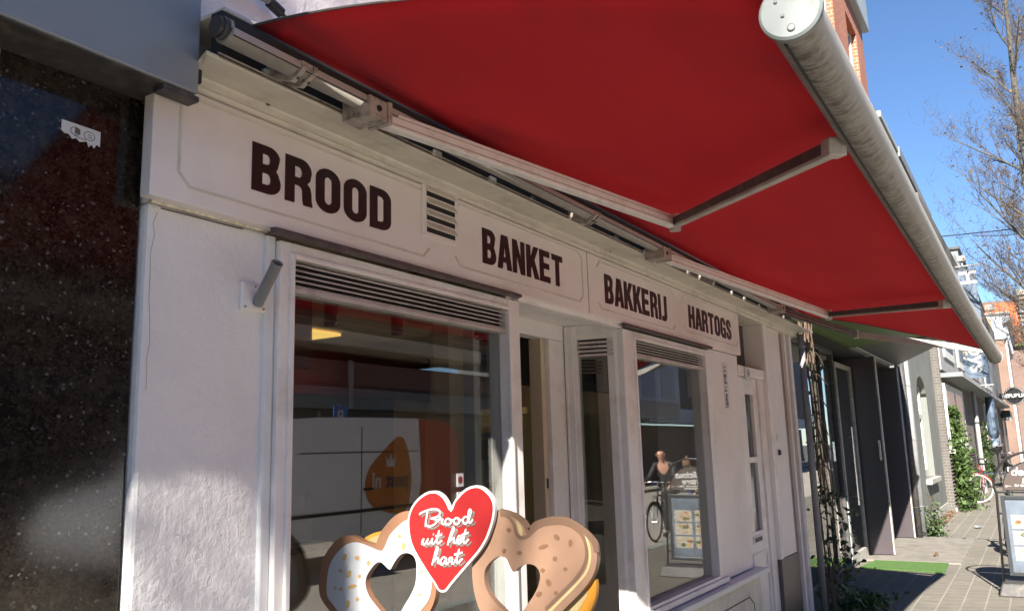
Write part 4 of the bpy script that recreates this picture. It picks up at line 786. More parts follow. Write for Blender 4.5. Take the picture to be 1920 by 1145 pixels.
wall_with_windows('brick_wall', 'brick_red', GS, 7.62, 15.42, 3.52, 9.04, [(8.6, 9.9, 6.4, 8.62), (11.3, 12.42, 6.4, 8.62), (13.62, 14.62, 6.4, 8.62)])
bx('roof_box', 'zinc', GS, 7.62, 15.58, 1.74, 3.0, 9.05, 9.9, bevel=.02); bx('roof_trim', 'dark_metal', GS, 7.62, 15.60, 1.72, 3.0, 9.905, 9.96)
settle(GS)
tag(MB().add([(11.45, 1.12, .004), (12.72, 1.16, .004), (12.76, 1.98, .004), (11.55, 2.10, .004), (11.45, 1.12, .018), (12.72, 1.16, .018), (12.76, 1.98, .018), (11.55, 2.10, .018)], [(3, 2, 1, 0), (4, 5, 6, 7), (0, 1, 5, 4), (1, 2, 6, 5), (2, 3, 7, 6), (3, 0, 4, 7)]).build('turf_mat', 'turf'), 'bright green artificial grass mat on the pavement at the glass shop door', 'doormat')

GC = thing('green_awning', 'green canvas awning over the glass shopfront, mostly hidden behind the red awning', 'awning', (10, 1.9, 2.83))
MB().add([(8.45, 1.9, 2.85), (11.7, 1.9, 2.85), (11.7, .95, 2.92), (8.45, .95, 2.92), (8.45, 1.9, 2.835), (11.7, 1.9, 2.835), (11.7, .95, 2.905), (8.45, .95, 2.905)], [(0, 1, 2, 3), (7, 6, 5, 4), (0, 4, 5, 1), (1, 5, 6, 2), (2, 6, 7, 3), (3, 7, 4, 0)]).build('canopy', 'green', GC)
MB().add([(11.703, 1.9, 2.85), (15.15, 1.9, 2.85), (15.15, 1.80, 2.85), (12.6, .95, 2.88), (11.703, .95, 2.88)]+[(11.703, 1.9, 2.87), (15.15, 1.9, 2.87), (15.15, 1.80, 2.87), (12.6, .95, 2.90), (11.703, .95, 2.90)], [(4, 3, 2, 1, 0), (5, 6, 7, 8, 9), (0, 1, 6, 5), (1, 2, 7, 6), (2, 3, 8, 7), (3, 4, 9, 8), (4, 0, 5, 9)]).build('grey_shade_bay', 'soffit_grey', GC); MB().tube([(8.45, .95, 2.90), (12.6, .95, 2.90)], .035, 12).build('front_bar', 'alu_grey', GC); settle(GC)  # the grey bay's taper is shaped to shade the far dividing fin
# downpipes
for x, y, r, m_, lab, zt in ((8.09, 1.80, .030, 'grey_metal', 'grey zinc downpipe beside the creeper at the end of the bakery', 2.62), (15.26, 1.80, .05, 'dark_metal', 'dark brown downpipe at the end of the dark panelled shopfront', 3.4), (15.52, 1.76, .05, 'grey_metal', 'blue grey downpipe against the grey rendered house', 3.6)):
    dp = thing('downpipe', lab, 'downpipe', (x, y, 0), 'downpipes on the facades')
    MB().tube([(0, 0, 0), (0, 0, zt)], r, 16).build('pipe', m_, dp, smooth=True)
    for z in (.5, 1.6, 2.5): MB().ring((0, 0, z), r+.002, .008, (0, 0, 1), 20, 6).build('pipe_clamp', m_, dp)

# ------------------------------------------------------------------ leafy things
def leaf_mesh(pts, size, jit=1.0, mb=None, flat=None):
    mb = mb or MB()
    for p in pts:
        s = size*(.6+.8*random.random()); a = Vector((random.gauss(0, 1), random.gauss(0, 1), random.gauss(0, 1))).normalized()
        b = a.cross(Vector((random.gauss(0, 1), random.gauss(0, 1), random.gauss(0, 1)))).normalized()
        n = a.cross(b); p = Vector(p)
        mb.add([p-a*s, p-a*s*.2-b*s*.55+n*s*.1, p+a*s, p-a*s*.2+b*s*.55+n*s*.1], [(0, 1, 2), (0, 2, 3)])
    return mb
def creeper(name, label, stems, leafpts, size, m_leaf, m_stem='vine', r=.006, base=None):
    t = thing(name, label, 'climbing plant', base)
    mb = MB()
    for s in stems: mb.tube(smooth_line(s, 4), [r*1.6]+[r]*(len(smooth_line(s, 4))-2)+[r*.5], 6)
    mb.build('stem', m_stem, t); leaf_mesh(leafpts, size).build('foliage', m_leaf, t)
    settle(t); return t
random.seed(21)
st = []; lp = []
for k in range(9):
    x = 8.22+.03*k; p = []
    for i in range(10):
        z = i*.31; p.append((x+.05*math.sin(i*1.3+k*2)+.02*k*math.sin(i*.6), 1.84-.04*random.random()-.03*(k % 3), z))
    st.append(p)
for k in range(8):
    z = .9+.22*k; st.append([(8.30+.02*k, 1.82, z), (8.45+.03*k, 1.79, z+.05), (8.75+.04*k*random.random(), 1.76, z-.04-.1*random.random())])
for k in range(330):
    z = random.random()**1.5*1.15; w = .10+.22*max(0, 1-abs(z-.5)/.6)
    lp.append((8.55+random.gauss(.05, w), 1.74+random.gauss(-.02, .08), max(.02, z)))
for k in range(70): lp.append((8.32+random.gauss(0, .06), 1.80+random.gauss(0, .03), .9+random.random()*1.6))
creeper('climbing_vine', 'bare brown climbing stems with dark leaves at the foot, beside the grey zinc downpipe', st, lp, .034, 'leaf_d', base=(8.5, 1.8, 0))
lp = [(8.95+random.gauss(0, .22), 1.62+random.gauss(0, .12), abs(random.gauss(0, .05))) for _ in range(420)]
ln = leaf_mesh(lp, .035).build('ground_weeds', 'leaf'); tag(ln, 'small green weeds at the foot of the climbing vine', 'weeds'); ln['kind'] = 'stuff'
lp = []
for k in range(3600):
    z = random.random()**.85*2.28; prof = .62*(1-.35*(z/2.3)**2)*(.82+.25*math.sin(z*5+1)); 
    a = random.random(); lp.append((21.25+random.gauss(.35, .38)*prof*1.3, 1.66-abs(random.gauss(0, .16))*(1.3-.35*z)-.02, z+.02))
creeper('ivy_column', 'bright green ivy climbing the corner of the grey brick facade', [[(21.3, 1.62, 0), (21.4, 1.6, .8), (21.3, 1.62, 1.6), (21.5, 1.62, 2.2)]], lp, .055, 'leaf', base=(21.4, 1.55, 0), r=.02)
lp = [(31.5+random.gauss(0, .8), 1.42+random.gauss(0, .06), .2+abs(random.gauss(.6, .5))) for _ in range(700)]
creeper('ivy_strand', 'thin light green climber between the white pipe and the navy flag', [[(31.4, 1.45, 0), (31.6, 1.45, 1.0), (31.3, 1.45, 1.8)]], lp, .06, 'leaf', base=(31.5, 1.45, 0), r=.015)
lp = [(15.75+random.gauss(0, .16), 1.62+random.gauss(0, .08), abs(random.gauss(.12, .2))) for _ in range(420)]
creeper('corner_weed', 'scraggy weed growing at the foot of the blue grey downpipe', [[(15.7, 1.68, 0), (15.75, 1.64, .4), (15.68, 1.66, .75)], [(15.8, 1.68, 0), (15.85, 1.62, .3), (15.95, 1.6, .5)]], lp, .035, 'leaf_d', base=(15.75, 1.66, 0))
lp = [(16.2+random.random()*9, 1.80+.02*random.random()-.012*max(0, 1)-abs(random.gauss(0, .07)), .01+abs(random.gauss(0, .02))) for _ in range(1300)]
lv = leaf_mesh(lp, .03).build('fallen_leaves', 'dead_leaf'); tag(lv, 'dry leaves and moss gathered along the foot of the facades', 'leaves'); lv['kind'] = 'stuff'

# ------------------------------------------------------------------ grey rendered house
GH = thing('grey_rendered_house', 'grey rendered house with one tall white arched window beyond the panelled shop', 'building', (18, 2, 0))
a0, a1, s0 = 17.35, 18.95, .86
b = MB().box(15.6, a0, 1.82, 2.3, .22, 7.65).box(a1, 20.78, 1.82, 2.3, .22, 7.65).box(a0, a1, 1.82, 2.3, .22, s0)
b.build('wall', 'grey_render', GH)
ar = [(a0, 7.65), (a0, 2.45)] + [(a0+(a1-a0)*(.5-.5*math.cos(PI*i/12)), 2.45+.38*math.sin(PI*i/12)) for i in range(1, 12)] + [(a1, 2.45), (a1, 7.65)]
plate('window_arch', [ar], .48, (0, 2.3, 0), FX_, 'grey_render', GH)
bx('plinth', 'plinth', GH, 15.62, 20.78, 1.795, 2.3, 0, .219)
w = MB().box(a0, a0+.16, 1.93, 2.02, s0, 2.9).box(a1-.16, a1, 1.93, 2.02, s0, 2.9).box(a0+.16, a1-.16, 1.93, 2.02, s0, s0+.14).box(a0+.16, a1-.16, 1.93, 2.02, 2.0, 2.1).box(a0+.16, a1-.16, 1.93, 2.02, 2.7, 2.9).box((a0+a1)/2-.05, (a0+a1)/2+.05, 1.93, 2.02, s0+.14, 2.0).build('window', 'cream', GH, .006)
bx('blind', 'cream', w, a0+.16, a1-.16, 2.03, 2.04, s0+.14, 2.7); bx('sill', 'plinth', GH, a0-.08, a1+.08, 1.72, 1.929, s0-.10, s0-.002, bevel=.01)
bx('parapet', 'zinc', GH, 16.45, 18.85, 1.80, 2.4, 7.72, 7.84); bx('parapet', 'slate', GH, 18.95, 25.5, 1.78, 2.4, 7.66, 7.88)
bx('upper_wall', 'grey_render', GH, 20.785, 25.5, 1.84, 2.4, 6.2, 7.65); settle(GH)

# ------------------------------------------------------------------ grey brick terrace with a flat canopy
BB = thing('grey_brick_building', 'grey brown brick building with white upper windows over a thin dark canopy', 'building', (36, 1.6, 0))
YW = lambda x: 1.67-.012*(x-20.9)
def wslab(name, m_, par, x0, x1, proud, deep, z0, z1, bevel=0):
    return MB().slab((x0, YW(x0)-proud), (x1, YW(x1)-proud), (0, deep+proud), z0, z1).build(name, m_, par, bevel)
wslab('brick_wall', 'brick_grey', BB, 20.8, 52.5, 0, .5, 0, 7.3)
wslab('upper_cladding', 'dull_white', BB, 21.0, 46, .03, .02, 3.15, 6.2)
for x0, x1 in ((21.8, 24.2), (25.4, 27.6), (30.5, 34), (37, 41)):
    w = wslab('window', 'white', BB, x0, x1, .07, .02, 3.5, 5.9); wslab('pane', 'banner', w, x0+.35, x1-.3, .078, 0, 3.7, 5.8)
wslab('canopy', 'slate', BB, 20.9, 47, .42, .0, 2.96, 3.06); wslab('canopy_edge', 'dull_white', BB, 20.9, 47, .44, -.425, 2.955, 3.065)
for x0, x1, z0, z1 in ((21.0, 25.6, 1.36, 2.84), (34.6, 43.0, 1.30, 2.82)):
    w = wslab('window', 'white', BB, x0, x1, .05, .02, z0, z1); n = 2
    wslab('pane', 'dull_glass', w, x0+.3, x0+(x1-x0)*.42, .058, 0, z0+.12, z1-.15); wslab('pane', 'dull_glass', w, x0+(x1-x0)*.5, x1-.55, .058, 0, z0+.12, z1-.15)
    wslab('sill', 'plinth', w, x0-.1, x1+.1, .12, .0, z0-.09, z0-.003)
for i in range(15): wslab('cladding_batten', 'dark_strip', BB, 20.85, 28.2, .03, .0, .12+i*.078, .145+i*.078)
wslab('plinth', 'plinth', BB, 20.8, 52, .025, .0, 0, .1)
wslab('brick_panel', 'brick_pink', BB, 43.3, 47.5, .04, 0, .1, 1.2); wslab('door', 'panel_dark', BB, 47.8, 49.5, .03, 0, .1, 2.6)
settle(BB)
dp = thing('rain_pipe', 'thin white rain pipe on the grey brick wall under the hanging banner', 'downpipe', (28.6, YW(28.6)-.12, 0)); MB().tube([(0, 0, 0), (0, 0, 3.0)], .06, 12).build('pipe', 'dull_white', dp)
MB().tube([(1.0, .04, .2), (1.0, .04, 2.0)], .03, 8).build('iron_rod', 'dark_metal', dp)
# hanging banner, perpendicular to the facade
HB = thing('hanging_banner', 'tall navy hanging banner with white letters on a white bracket frame', 'banner', (27, 1.6, 3.1))
bx('cloth', 'banner', HB, 27.0, 27.02, .93, 1.52, 3.28, 6.45)
MB().tube([(27.01, 1.62, 6.55), (27.01, .75, 6.55)], .022, 8).tube([(27.01, 1.66, 3.75), (27.01, 1.58, 3.75), (27.01, 1.58, 3.06), (27.01, .84, 3.06)], .02, 8).tube([(27.01, 1.58, 3.75), (27.01, 1.58, 5.0)], .026, 8).build('frame', 'dull_white', HB)
bx('lamp', 'dull_white', HB, 26.9, 27.1, 1.14, 1.36, 6.7, 6.86); MB().tube([(27, 1.25, 6.55), (27, 1.25, 6.7)], .03, 8).build('lamp_post', 'dull_white', HB)
VT = ((0, 0, -1), (0, -1, 0))
text('lettering', 'boys', .62, 'white', HB, (26.998, 1.17, 3.98), VT, .95, .003, .012)
text('lettering', 'H', .62, 'white', HB, (26.998, 1.17, 6.2), VT, .95, .003, .012)
text('lettering', 'rse', .26, 'tan_text', HB, (26.998, 1.44, 4.1), VT, 1, .003, .004)
settle(HB)
SA = thing('bracket_lamp', 'white bracket arm carrying a small grey lamp housing beyond the navy banner', 'wall lamp', (45, 1.4, 7.4))
MB().tube([(0, .2, 0), (0, -1.0, 0)], .03, 8).build('arm', 'white', SA); bx('lamp_housing', 'dull_white', SA, -.15, .15, -.45, -.05, .16, .42); MB().tube([(0, -.25, 0), (0, -.25, .16)], .04, 8).build('stem', 'white', SA)
NF = thing('furled_flag', 'navy cloth flag furled on a dark pole before the brick facade', 'flag', (33, 1.18, 0))
MB().tube([(0, 0, 0), (0, 0, 3.2)], .03, 10).build('pole', 'dark_metal', NF); MB().tube([(0, .02, 1.55), (0, .03, 1.7), (0, .05, 2.4), (0, .03, 3.1)], [.10, .17, .16, .13], 12).build('cloth', 'banner', NF); MB().tube([(0, .02, 1.3), (0, .02, 1.55)], .13, 12).build('cloth_hem', 'band_blue', NF)
RS = thing('round_pub_sign', 'round black pub sign with white capitals hanging out from the far facades', 'sign', (46, .65, 3.5))
MB().tube([(0, 0, 0), (-.08, 0, 0)], .43, 32).build('disc', 'black', RS); MB().ring((-.085, 0, 0), .39, .018, (1, 0, 0), 32, 6).build('rim', 'dull_white', RS)
bx('name_band', 'black', RS, -.12, .03, -.62, .62, -.13, .13); text('lettering', 'REPUBLIC', .235, 'white', RS, (-.125, 0, 0), LX_, 1, .003, .008)
MB().tube([(0, .4, 0), (0, .72, 0)], .03, 8).build('bracket', 'black', RS)
tag(bx('awning_cassette', 'black', None, 47, 51.5, .93, 1.30, 2.5, 2.86, bevel=.03), 'black awning box with three pale lamps beneath the round pub sign', 'awning box')
for i in range(3):
    o = MB().tube([(46.7+i*.05, .96+.12*i, 2.52), (46.7+i*.05, .96+.12*i, 2.36)], .06, 12).build('lamp_shade', 'dull_white', bpy.data.objects['awning_cassette'])

# ------------------------------------------------------------------ far end of the street
FE = thing('tall_slate_building', 'slate clad taller building rising behind the awning front bar', 'building', (36, 2, 0))
bx('wall', 'slate', FE, 36, 56, 1.75, 5, 6.5, 8.9); bx('roof_trim', 'dark_metal', FE, 35.9, 56.1, 1.68, 5, 8.905, 9.0); bx('return_wall', 'bread', FE, 56.1, 57.5, 1.5, 5, 6, 8.6); settle(FE)
PB = thing('pink_brick_house', 'pink brick house with a pale blue cornice at the far end of the street', 'building', (70, 1, 0))
wall_with_windows('wall', 'brick_pink', PB, 57.6, 74, 0, 7.4, [(60, 61.4, 1, 3), (63.5, 65, 1, 3), (60, 61.4, 4, 6.4), (63.5, 65, 4, 6.4), (68, 69.5, 4, 6.4)], .95, 2.5, 'blue_white')
MB().ext([(.98, 7.41), (.80, 7.5), (.78, 7.75), (.93, 7.8), (.92, 8.3), (.66, 8.45), (.52, 8.55), (.50, 8.8), (2.5, 8.85), (2.5, 7.41)], 57.5, 74.2).build('cornice', 'blue_white', PB)
for i in range(16): bx('cornice_bracket', 'band_blue', PB, 57.9+i, 58.2+i, .70, .918, 7.83, 8.38)
bx('roof', 'dark_metal', PB, 57.5, 74.2, .48, 3, 8.86, 9.05); MB().tube([(58.5, .88, 0), (58.5, .88, 7.4)], .08, 10).build('rain_pipe', 'white', PB); settle(PB)
SG = thing('stepped_gable_house', 'brick house with a bright orange tiled roof and stepped gable closing the street', 'building', (82, 2, 0))
bx('wall', 'brick_brown', SG, 76, 92, -6, 8, 0, 9.1)
rf = MB(); n = 26
for i in range(n):
    y0, y1 = -.1+i*.31, -.1+i*.31+.29
    rf.add([(75.8, y0, 9.0), (75.8, y1, 9.0), (81, y1, 12.9), (81, y0, 12.9), (75.95, y0, 8.8), (75.95, y1, 8.8), (81.1, y1, 12.7), (81.1, y0, 12.7)], [(0, 3, 2, 1), (4, 5, 6, 7), (0, 1, 5, 4), (1, 2, 6, 5), (2, 3, 7, 6), (3, 0, 4, 7)])
rf.build('roof', 'rooftile', SG); bx('ridge', 'brick_brown', SG, 80.9, 81.4, -.2, 8, 12.8, 13.05)
for i in range(12):
    hh = 8.6+i*.42; bx('gable_step', 'brick_brown', SG, 75.6+i*.42, 81.2+.1, -1.3, -.16, hh, hh+.415) if i < 11 else bx('gable_pinnacle', 'plinth', SG, 79.9, 81.6, -1.5, -.02, hh+.0, hh+.45)
    bx('coping', 'plinth', SG, 75.4+i*.42, 76.1+i*.42, -1.4, -.06, hh+.418, hh+.50)
bx('gutter', 'green', SG, 75.5, 75.9, -6, 8, 8.62, 8.78); settle(SG)
CB = thing('overhead_cable', 'thin black cable slung across the blue sky towards the bare tree', 'cable', (30, 1.9, 8.2))
MB().tube([(0, .2-i*.6, -.55*math.sin(PI*i/20)*.6+.02*i) for i in range(21)], .018, 6).tube([(0, -.9-i*.4, -.12-.16*math.sin(PI*i/6)) for i in range(7)], .012, 6).build('wire', 'black', CB)

# ------------------------------------------------------------------ pavement board of the delicatessen
SBD = thing('pavement_board', 'arched black pavement board with white script and food photos standing on the sunny pavement', 'pavement sign', (10.2, .07, 0))
pa = [(0, .385, .12), (0, .352, 1.02), (0, .372, 1.08)] + [(0, .37*math.cos(PI*i/24), 1.08+.36*math.sin(PI*i/24)) for i in range(1, 24)] + [(0, -.372, 1.08), (0, -.352, 1.02), (0, -.385, .12)]
MB().tube(pa, .0125, 10).build('tube_frame', 'black', SBD, smooth=True)
dm = [(.29, 1.045)] + [(.29*math.cos(PI*i/24), 1.05+.30*math.sin(PI*i/24)) for i in range(0, 25)] + [(-.29, 1.045)]
dp_ = plate('header_panel', [[(-a, c) for a, c in dm]], .02, (.01, 0, 0), LX_, 'dome_brown', SBD)
plate('header_rim', [[(-a, c) for a, c in dm], offset_loop([(-a, c) for a, c in dm], .008)], .008, (-.0102, 0, 0), LX_, 'black', dp_)
for y in (.24, -.24): MB().tube([(0, y, 1.22), (0, y*1.35, 1.27)], .008, 6).build('tie', 'black', SBD)
MB().box(-.012, .012, -.35, .35, 1.018, 1.036).box(-.01, .01, .325, .36, .80, .82).box(-.01, .01, .325, .375, .28, .30).box(-.01, .01, -.36, -.325, .80, .82).box(-.01, .01, -.375, -.325, .28, .30).build('cross_bar', 'black', SBD)
PF = MB().box(-.03, .012, .285, .322, .19, .995).box(-.03, .012, -.322, -.285, .19, .995).box(-.03, .012, -.285, .285, .955, .995).box(-.03, .012, -.285, .285, .19, .23).build('poster_frame', 'board_frame', SBD, .004)
PO = bx('poster', 'poster_bg', PF, -.016, -.004, -.285, .285, .23, .955)
bx('back_board', 'black', PF, -.003, .01, -.285, .285, .23, .955)
random.seed(5)
for r, (z0, z1) in enumerate(((.66, .80), (.50, .64), (.34, .48))):
    for c, (y0, y1) in enumerate(((-.25, -.02), (.02, .25))):
        ph = bx('food_photo', 'cream2', PO, -.0175, -.0165, y0, y1, z0, z1)
        for k in range(7):
            cy, cz = y0+.03+random.random()*(y1-y0-.06), z0+.025+random.random()*(z1-z0-.05); rx, ry = .02+.03*random.random(), .012+.016*random.random()
            plate('food_print', [[(-cy+rx*math.cos(a*.7), cz+ry*math.sin(a*.7)) for a in range(9)]], .0004+.0002*k, (-.0176, 0, 0), LX_, ('bread', 'ham', 'cream_p', 'bread', 'cream2', 'leaf', 'sprinkle_b')[k], ph)
        plate('white_fold', [[(-y0-.01, z0+.0), (-y0-.04, z0+.02), (-y1+.05, z1-.01), (-y1+.04, z1)]], .0002, (-.0196, 0, 0), LX_, 'white', ph) if c == r % 2 else None
bs = MB().add([(-.2, -.44, 0), (.2, -.44, 0), (.2, .44, 0), (-.2, .44, 0), (-.17, -.40, .13), (.17, -.40, .13), (.17, .40, .13), (-.17, .40, .13)], [(0, 3, 2, 1), (4, 5, 6, 7), (0, 1, 5, 4), (1, 2, 6, 5), (2, 3, 7, 6), (3, 0, 4, 7)]).build('base_tray', 'dark_metal', SBD, .015)
text('lettering', 'delicious', .115, 'white', dp_, (-.0115, 0, 1.235), LX_, 1, .001, .002, .25); text('lettering', 'store', .105, 'white', dp_, (-.0115, 0, 1.155), LX_, 1, .001, .002, .25)
text('small_lettering', 'for delicious meat, cheese', .036, 'white', dp_, (-.0115, 0, 1.098), LX_, .95, .001, .0008, .25); text('small_lettering', 'wine and nuts', .034, 'white', dp_, (-.0115, 0, 1.068), LX_, 1, .001, .0008, .25)
for s in (1, -1): strokes('flourish', [[(s*-.265, 1.09), (s*-.255, 1.098), (s*-.24, 1.09), (s*-.255, 1.082), (s*-.265, 1.09)], [(s*-.24, 1.09), (s*-.225, 1.094), (s*-.212, 1.09)]], .002, (-.0108, 0, 0), LX_, 'white', dp_)

# ------------------------------------------------------------------ bicycles
def bicycle(label, loc, rz, frame_m, tyre='rubber', steer=0, lean=0, group='bicycles along the street', crate=False):
    t = thing('bicycle', label, 'bicycle', loc, group, rz); t.rotation_euler = (lean, 0, rz)
    R = .33
    def wheel(c, ax, par):
        w = MB().ring(c, R, .017, ax, 40, 8).build('wheel', tyre, par, smooth=True); a = Vector(ax).normalized(); u = a.cross(Vector((0, 0, 1))).normalized(); v = a.cross(u); sp = MB().ring(c, R-.022, .009, ax, 36, 6); c = Vector(c)
        sp.tube([c-a*.04, c+a*.04], .02, 8)
        for k in range(20):
            g = 2*PI*k/20; sp.tube([c+a*.02*(-1)**k, c+(R-.02)*(math.cos(g)*u+math.sin(g)*v)], .0014, 3, False)
        sp.build('spokes', 'chrome', w)
        fd = MB()
        for k in range(9):
            g = math.radians(5+k*19)
        fp = [c+(R+.035)*(math.cos(math.radians(10+k*16))*u+math.sin(math.radians(10+k*16))*v*(1 if v.z > 0 else -1)) for k in range(11)]
        fd.tube(fp, .018, 6).build('mudguard', frame_m, w)
    wheel((0, 0, R+.02), (0, 1, 0), t)
    s = math.radians(steer); fx = 1.08
    wheel((fx+.0, 0, R+.02), (-math.sin(s), math.cos(s), 0), t)
    bbx, hx = .42, .90
    MB().tube([(bbx, 0, .30), (.26, 0, .82)], .016, 8).tube([(bbx, 0, .30), (hx, 0, .72)], .018, 8).tube([(.30, 0, .72), (hx-.02, 0, .84)], .016, 8).tube([(hx+.01, 0, .68), (hx-.05, 0, .95)], .019, 8).tube([(0, .05, .35), (bbx, .02, .30)], .010, 6).tube([(0, -.05, .35), (bbx, -.02, .30)], .010, 6).tube([(0, .05, .35), (.30, .02, .72)], .009, 6).tube([(0, -.05, .35), (.30, -.02, .72)], .009, 6).build('frame', frame_m, t, smooth=True)
    MB().tube([(hx+.02, 0, .66), (fx-.06, .045, .60), (fx, .05, .35)], .012, 8).tube([(hx+.02, 0, .66), (fx-.06, -.045, .60), (fx, -.05, .35)], .012, 8).build('fork', 'chrome', t)
    c_, s_ = math.cos(s), math.sin(s); hb = [(-.16, .30), (-.05, .29), (.06, .16), (.02, .0), (.06, -.16), (-.05, -.29), (-.16, -.30)]
    h = MB().tube([(hx-.05, 0, .93), (hx-.07, 0, 1.06)], .014, 8).tube(smooth_line([(hx-.06+a*c_-b_*s_, a*s_+b_*c_, 1.07) for a, b_ in hb], 3), .012, 8).build('handlebar', 'chrome', t)
    for a, b_ in ((-.13, .30), (-.13, -.30)): MB().tube([(hx-.06+(a-.05)*c_-b_*s_, (a-.05)*s_+b_*c_, 1.07), (hx-.06+(a+.07)*c_-b_*s_, (a+.07)*s_+b_*c_, 1.07)], .019, 8).build('grip', 'rubber', h)
    MB().tube([(.26, 0, .80), (.23, 0, .92)], .013, 8).build('seat_post', 'chrome', t)
    MB().add([(.08, .09, .94), (.08, -.09, .94), (.20, -.07, .95), (.36, -.015, .945), (.36, .015, .945), (.20, .07, .95), (.08, .08, .90), (.08, -.08, .90), (.34, 0, .91)], [(0, 1, 2, 5), (5, 2, 3, 4), (0, 6, 7, 1), (1, 7, 8, 2), (2, 8, 3), (0, 5, 8, 6), (5, 4, 8), (4, 3, 8), (6, 8, 7)]).build('saddle', 'black', t)
    MB().ring((bbx, .03, .30), .09, .006, (0, 1, 0), 24, 4).tube([(bbx, .05, .30), (bbx+.12, .05, .20)], .008, 6).tube([(bbx, -.05, .30), (bbx-.12, -.05, .40)], .008, 6).box(bbx+.08, bbx+.17, .06, .13, .185, .205).box(bbx-.17, bbx-.08, -.13, -.06, .395, .415).build('crank', 'chrome', t)
    MB().box(-.22, .16, -.06, .06, .735, .75).tube([(-.1, .05, .35), (-.1, .05, .74)], .006, 6).tube([(-.1, -.05, .35), (-.1, -.05, .74)], .006, 6).build('carrier', 'black', t)
    MB().tube([(hx+.10, 0, .80), (hx+.14, 0, .80)], .03, 12).build('lamp', 'chrome', t)
    return t
bicycle('red bicycle with pale tyres, front wheel turned, leaning on the brick wall past the ivy', (25.0, 1.34, 0), PI-.06, 'bike_red', 'grey_tyre', -68, math.radians(-6))
bicycle('black bicycle half hidden behind the arched pavement board', (13.0, .40, 0), .12, 'bike_black', 'rubber', -10, math.radians(5))
bicycle('small distant bicycle with a black saddle above the pavement board', (33.0, 1.02, 0), PI+.15, 'bike_black', 'rubber', 25, 0)
bicycle('blue bicycle across the kerb, mirrored in the glass shop window', (17.5, -1.2, 0), 2.6, 'bike_blue', 'rubber', 20, .05)
bicycle('upright black bicycle held by the bald man mirrored in the right window', (15.6, -2.28, -.12), PI, 'bike_black', 'rubber', 0, 0)

# litter and small things on the paving
_w = [(17.2+.09*math.cos(k*.9)*(.6+.5*random.random()), 1.05+.09*math.sin(k*.9)*(.6+.5*random.random()), .005+.05*random.random()) for k in range(7)]
lt = MB().add(_w+[(17.2, 1.05, .05)], [(k, (k+1) % 7, 7) for k in range(7)]).build('crumpled_wrapper', 'blue_white'); tag(lt, 'crumpled pale blue wrapper lying on the pavement', 'litter')
lt = leaf_mesh([(12.9+random.gauss(0, .02), 1.35+random.gauss(0, .02), .04) for _ in range(3)], .05).build('dry_leaf', 'dead_leaf'); tag(lt, 'single orange dry leaf on the paving above the green mat', 'leaf')

# ------------------------------------------------------------------ bare street trees
def tree(label, loc, seed, H=14, spread=1.0, lean=(0, 0), rt=.19, leaves=900, low=3.2, limb_k=1.0, nlimb=26):
    rnd = random.Random(seed); t = thing('bare_tree', label, 'tree', loc, 'bare street trees')
    tr, tw, lf = MB(), MB(), []
    def grow(p, d, L, r, depth):
        n = 5; pts = [p]; rs = [r]
        for i in range(n):
            d = (d+Vector((rnd.gauss(0, .09), rnd.gauss(0, .09), rnd.gauss(.05, .06)))).normalized(); p = p+d*L/n; pts.append(p); rs.append(r*(1-.13*(i+1)))
        (tr if r > .022 else tw).tube(pts, rs, 6 if r > .02 else 3, False)
        if depth == 0 or r < .0035:
            for _ in range(2):
                a_ = pts[rnd.randint(2, n)]; q_ = Vector((rnd.gauss(0, 1), rnd.gauss(0, 1), rnd.gauss(.5, .6))).normalized(); tw.tube([a_, a_+q_*L*.22, a_+(q_+Vector((0, 0, .4)))*L*.4], [.004, .0032, .0018], 3, False)
            for k in range(2): 
                if rnd.random() < .45: lf.append(pts[-1-k])
            return
        for i in range(1, n+1):
            m = 1 if rnd.random() < .55 else 2
            for _ in range(m):
                a = pts[i]; ax = Vector((rnd.gauss(0, 1), rnd.gauss(0, 1), rnd.gauss(0, .5))); dd = (d*1.0+ax.normalized()*rnd.uniform(.35, .75)).normalized()
                grow(a, dd, L*rnd.uniform(.38, .62), rs[i]*rnd.uniform(.42, .6), depth-1)
    base = []; p = Vector((0, 0, 0)); n = 14
    for i in range(n+1): base.append(Vector((lean[0]*(i/n)+.08*math.sin(i*.9+seed), lean[1]*(i/n)+.08*math.sin(i*.7+seed*2), H*i/n)))
    trs = [rt*(1.25 if i == 0 else 1-.86*i/n) for i in range(n+1)]; tr.tube(base, trs, 12)
    for k in range(nlimb):
        z = low+(H-low-.4)*(k+.3)/nlimb; i = min(n-1, int(z/H*n)); f = z/H*n-i; a = base[i].lerp(base[i+1], f); g = k*2.4+rnd.random(); up = .75+.5*z/H
        d = Vector((math.cos(g), math.sin(g), up)).normalized(); grow(a, d, (1.0-.55*(z-low)/(H-low))*3.0*spread*rnd.uniform(.75, 1.1), .055*limb_k*(1.1-.75*z/H), 3)
    tr.build('trunk', 'bark', t, smooth=True); c = tw.build('crown', 'twig', t)
    rnd.shuffle(lf); random.seed(seed); lf = lf[:leaves]
    if lf: leaf_mesh(lf, .05).build('dry_leaves', 'dead_leaf', c)
    return t
tree('tall bare street tree with brown dead leaves rising nearest on the right', (25.0, -.85, 0), 4, 15.5, 1.0, (0, .25), .19, 700)
tree('second bare tree further down the street, its lower crown thick with dry leaves', (37.0, -1.0, 0), 9, 13.5, 1.0, (0, .2), .2, 1600)
tree('bare tree behind the camera whose branches shade the plaster pilaster', (-7.2, -.75, 0), 12, 10, 1.0, (.3, .2), .2, 100, 3.0, 1.5, 15)

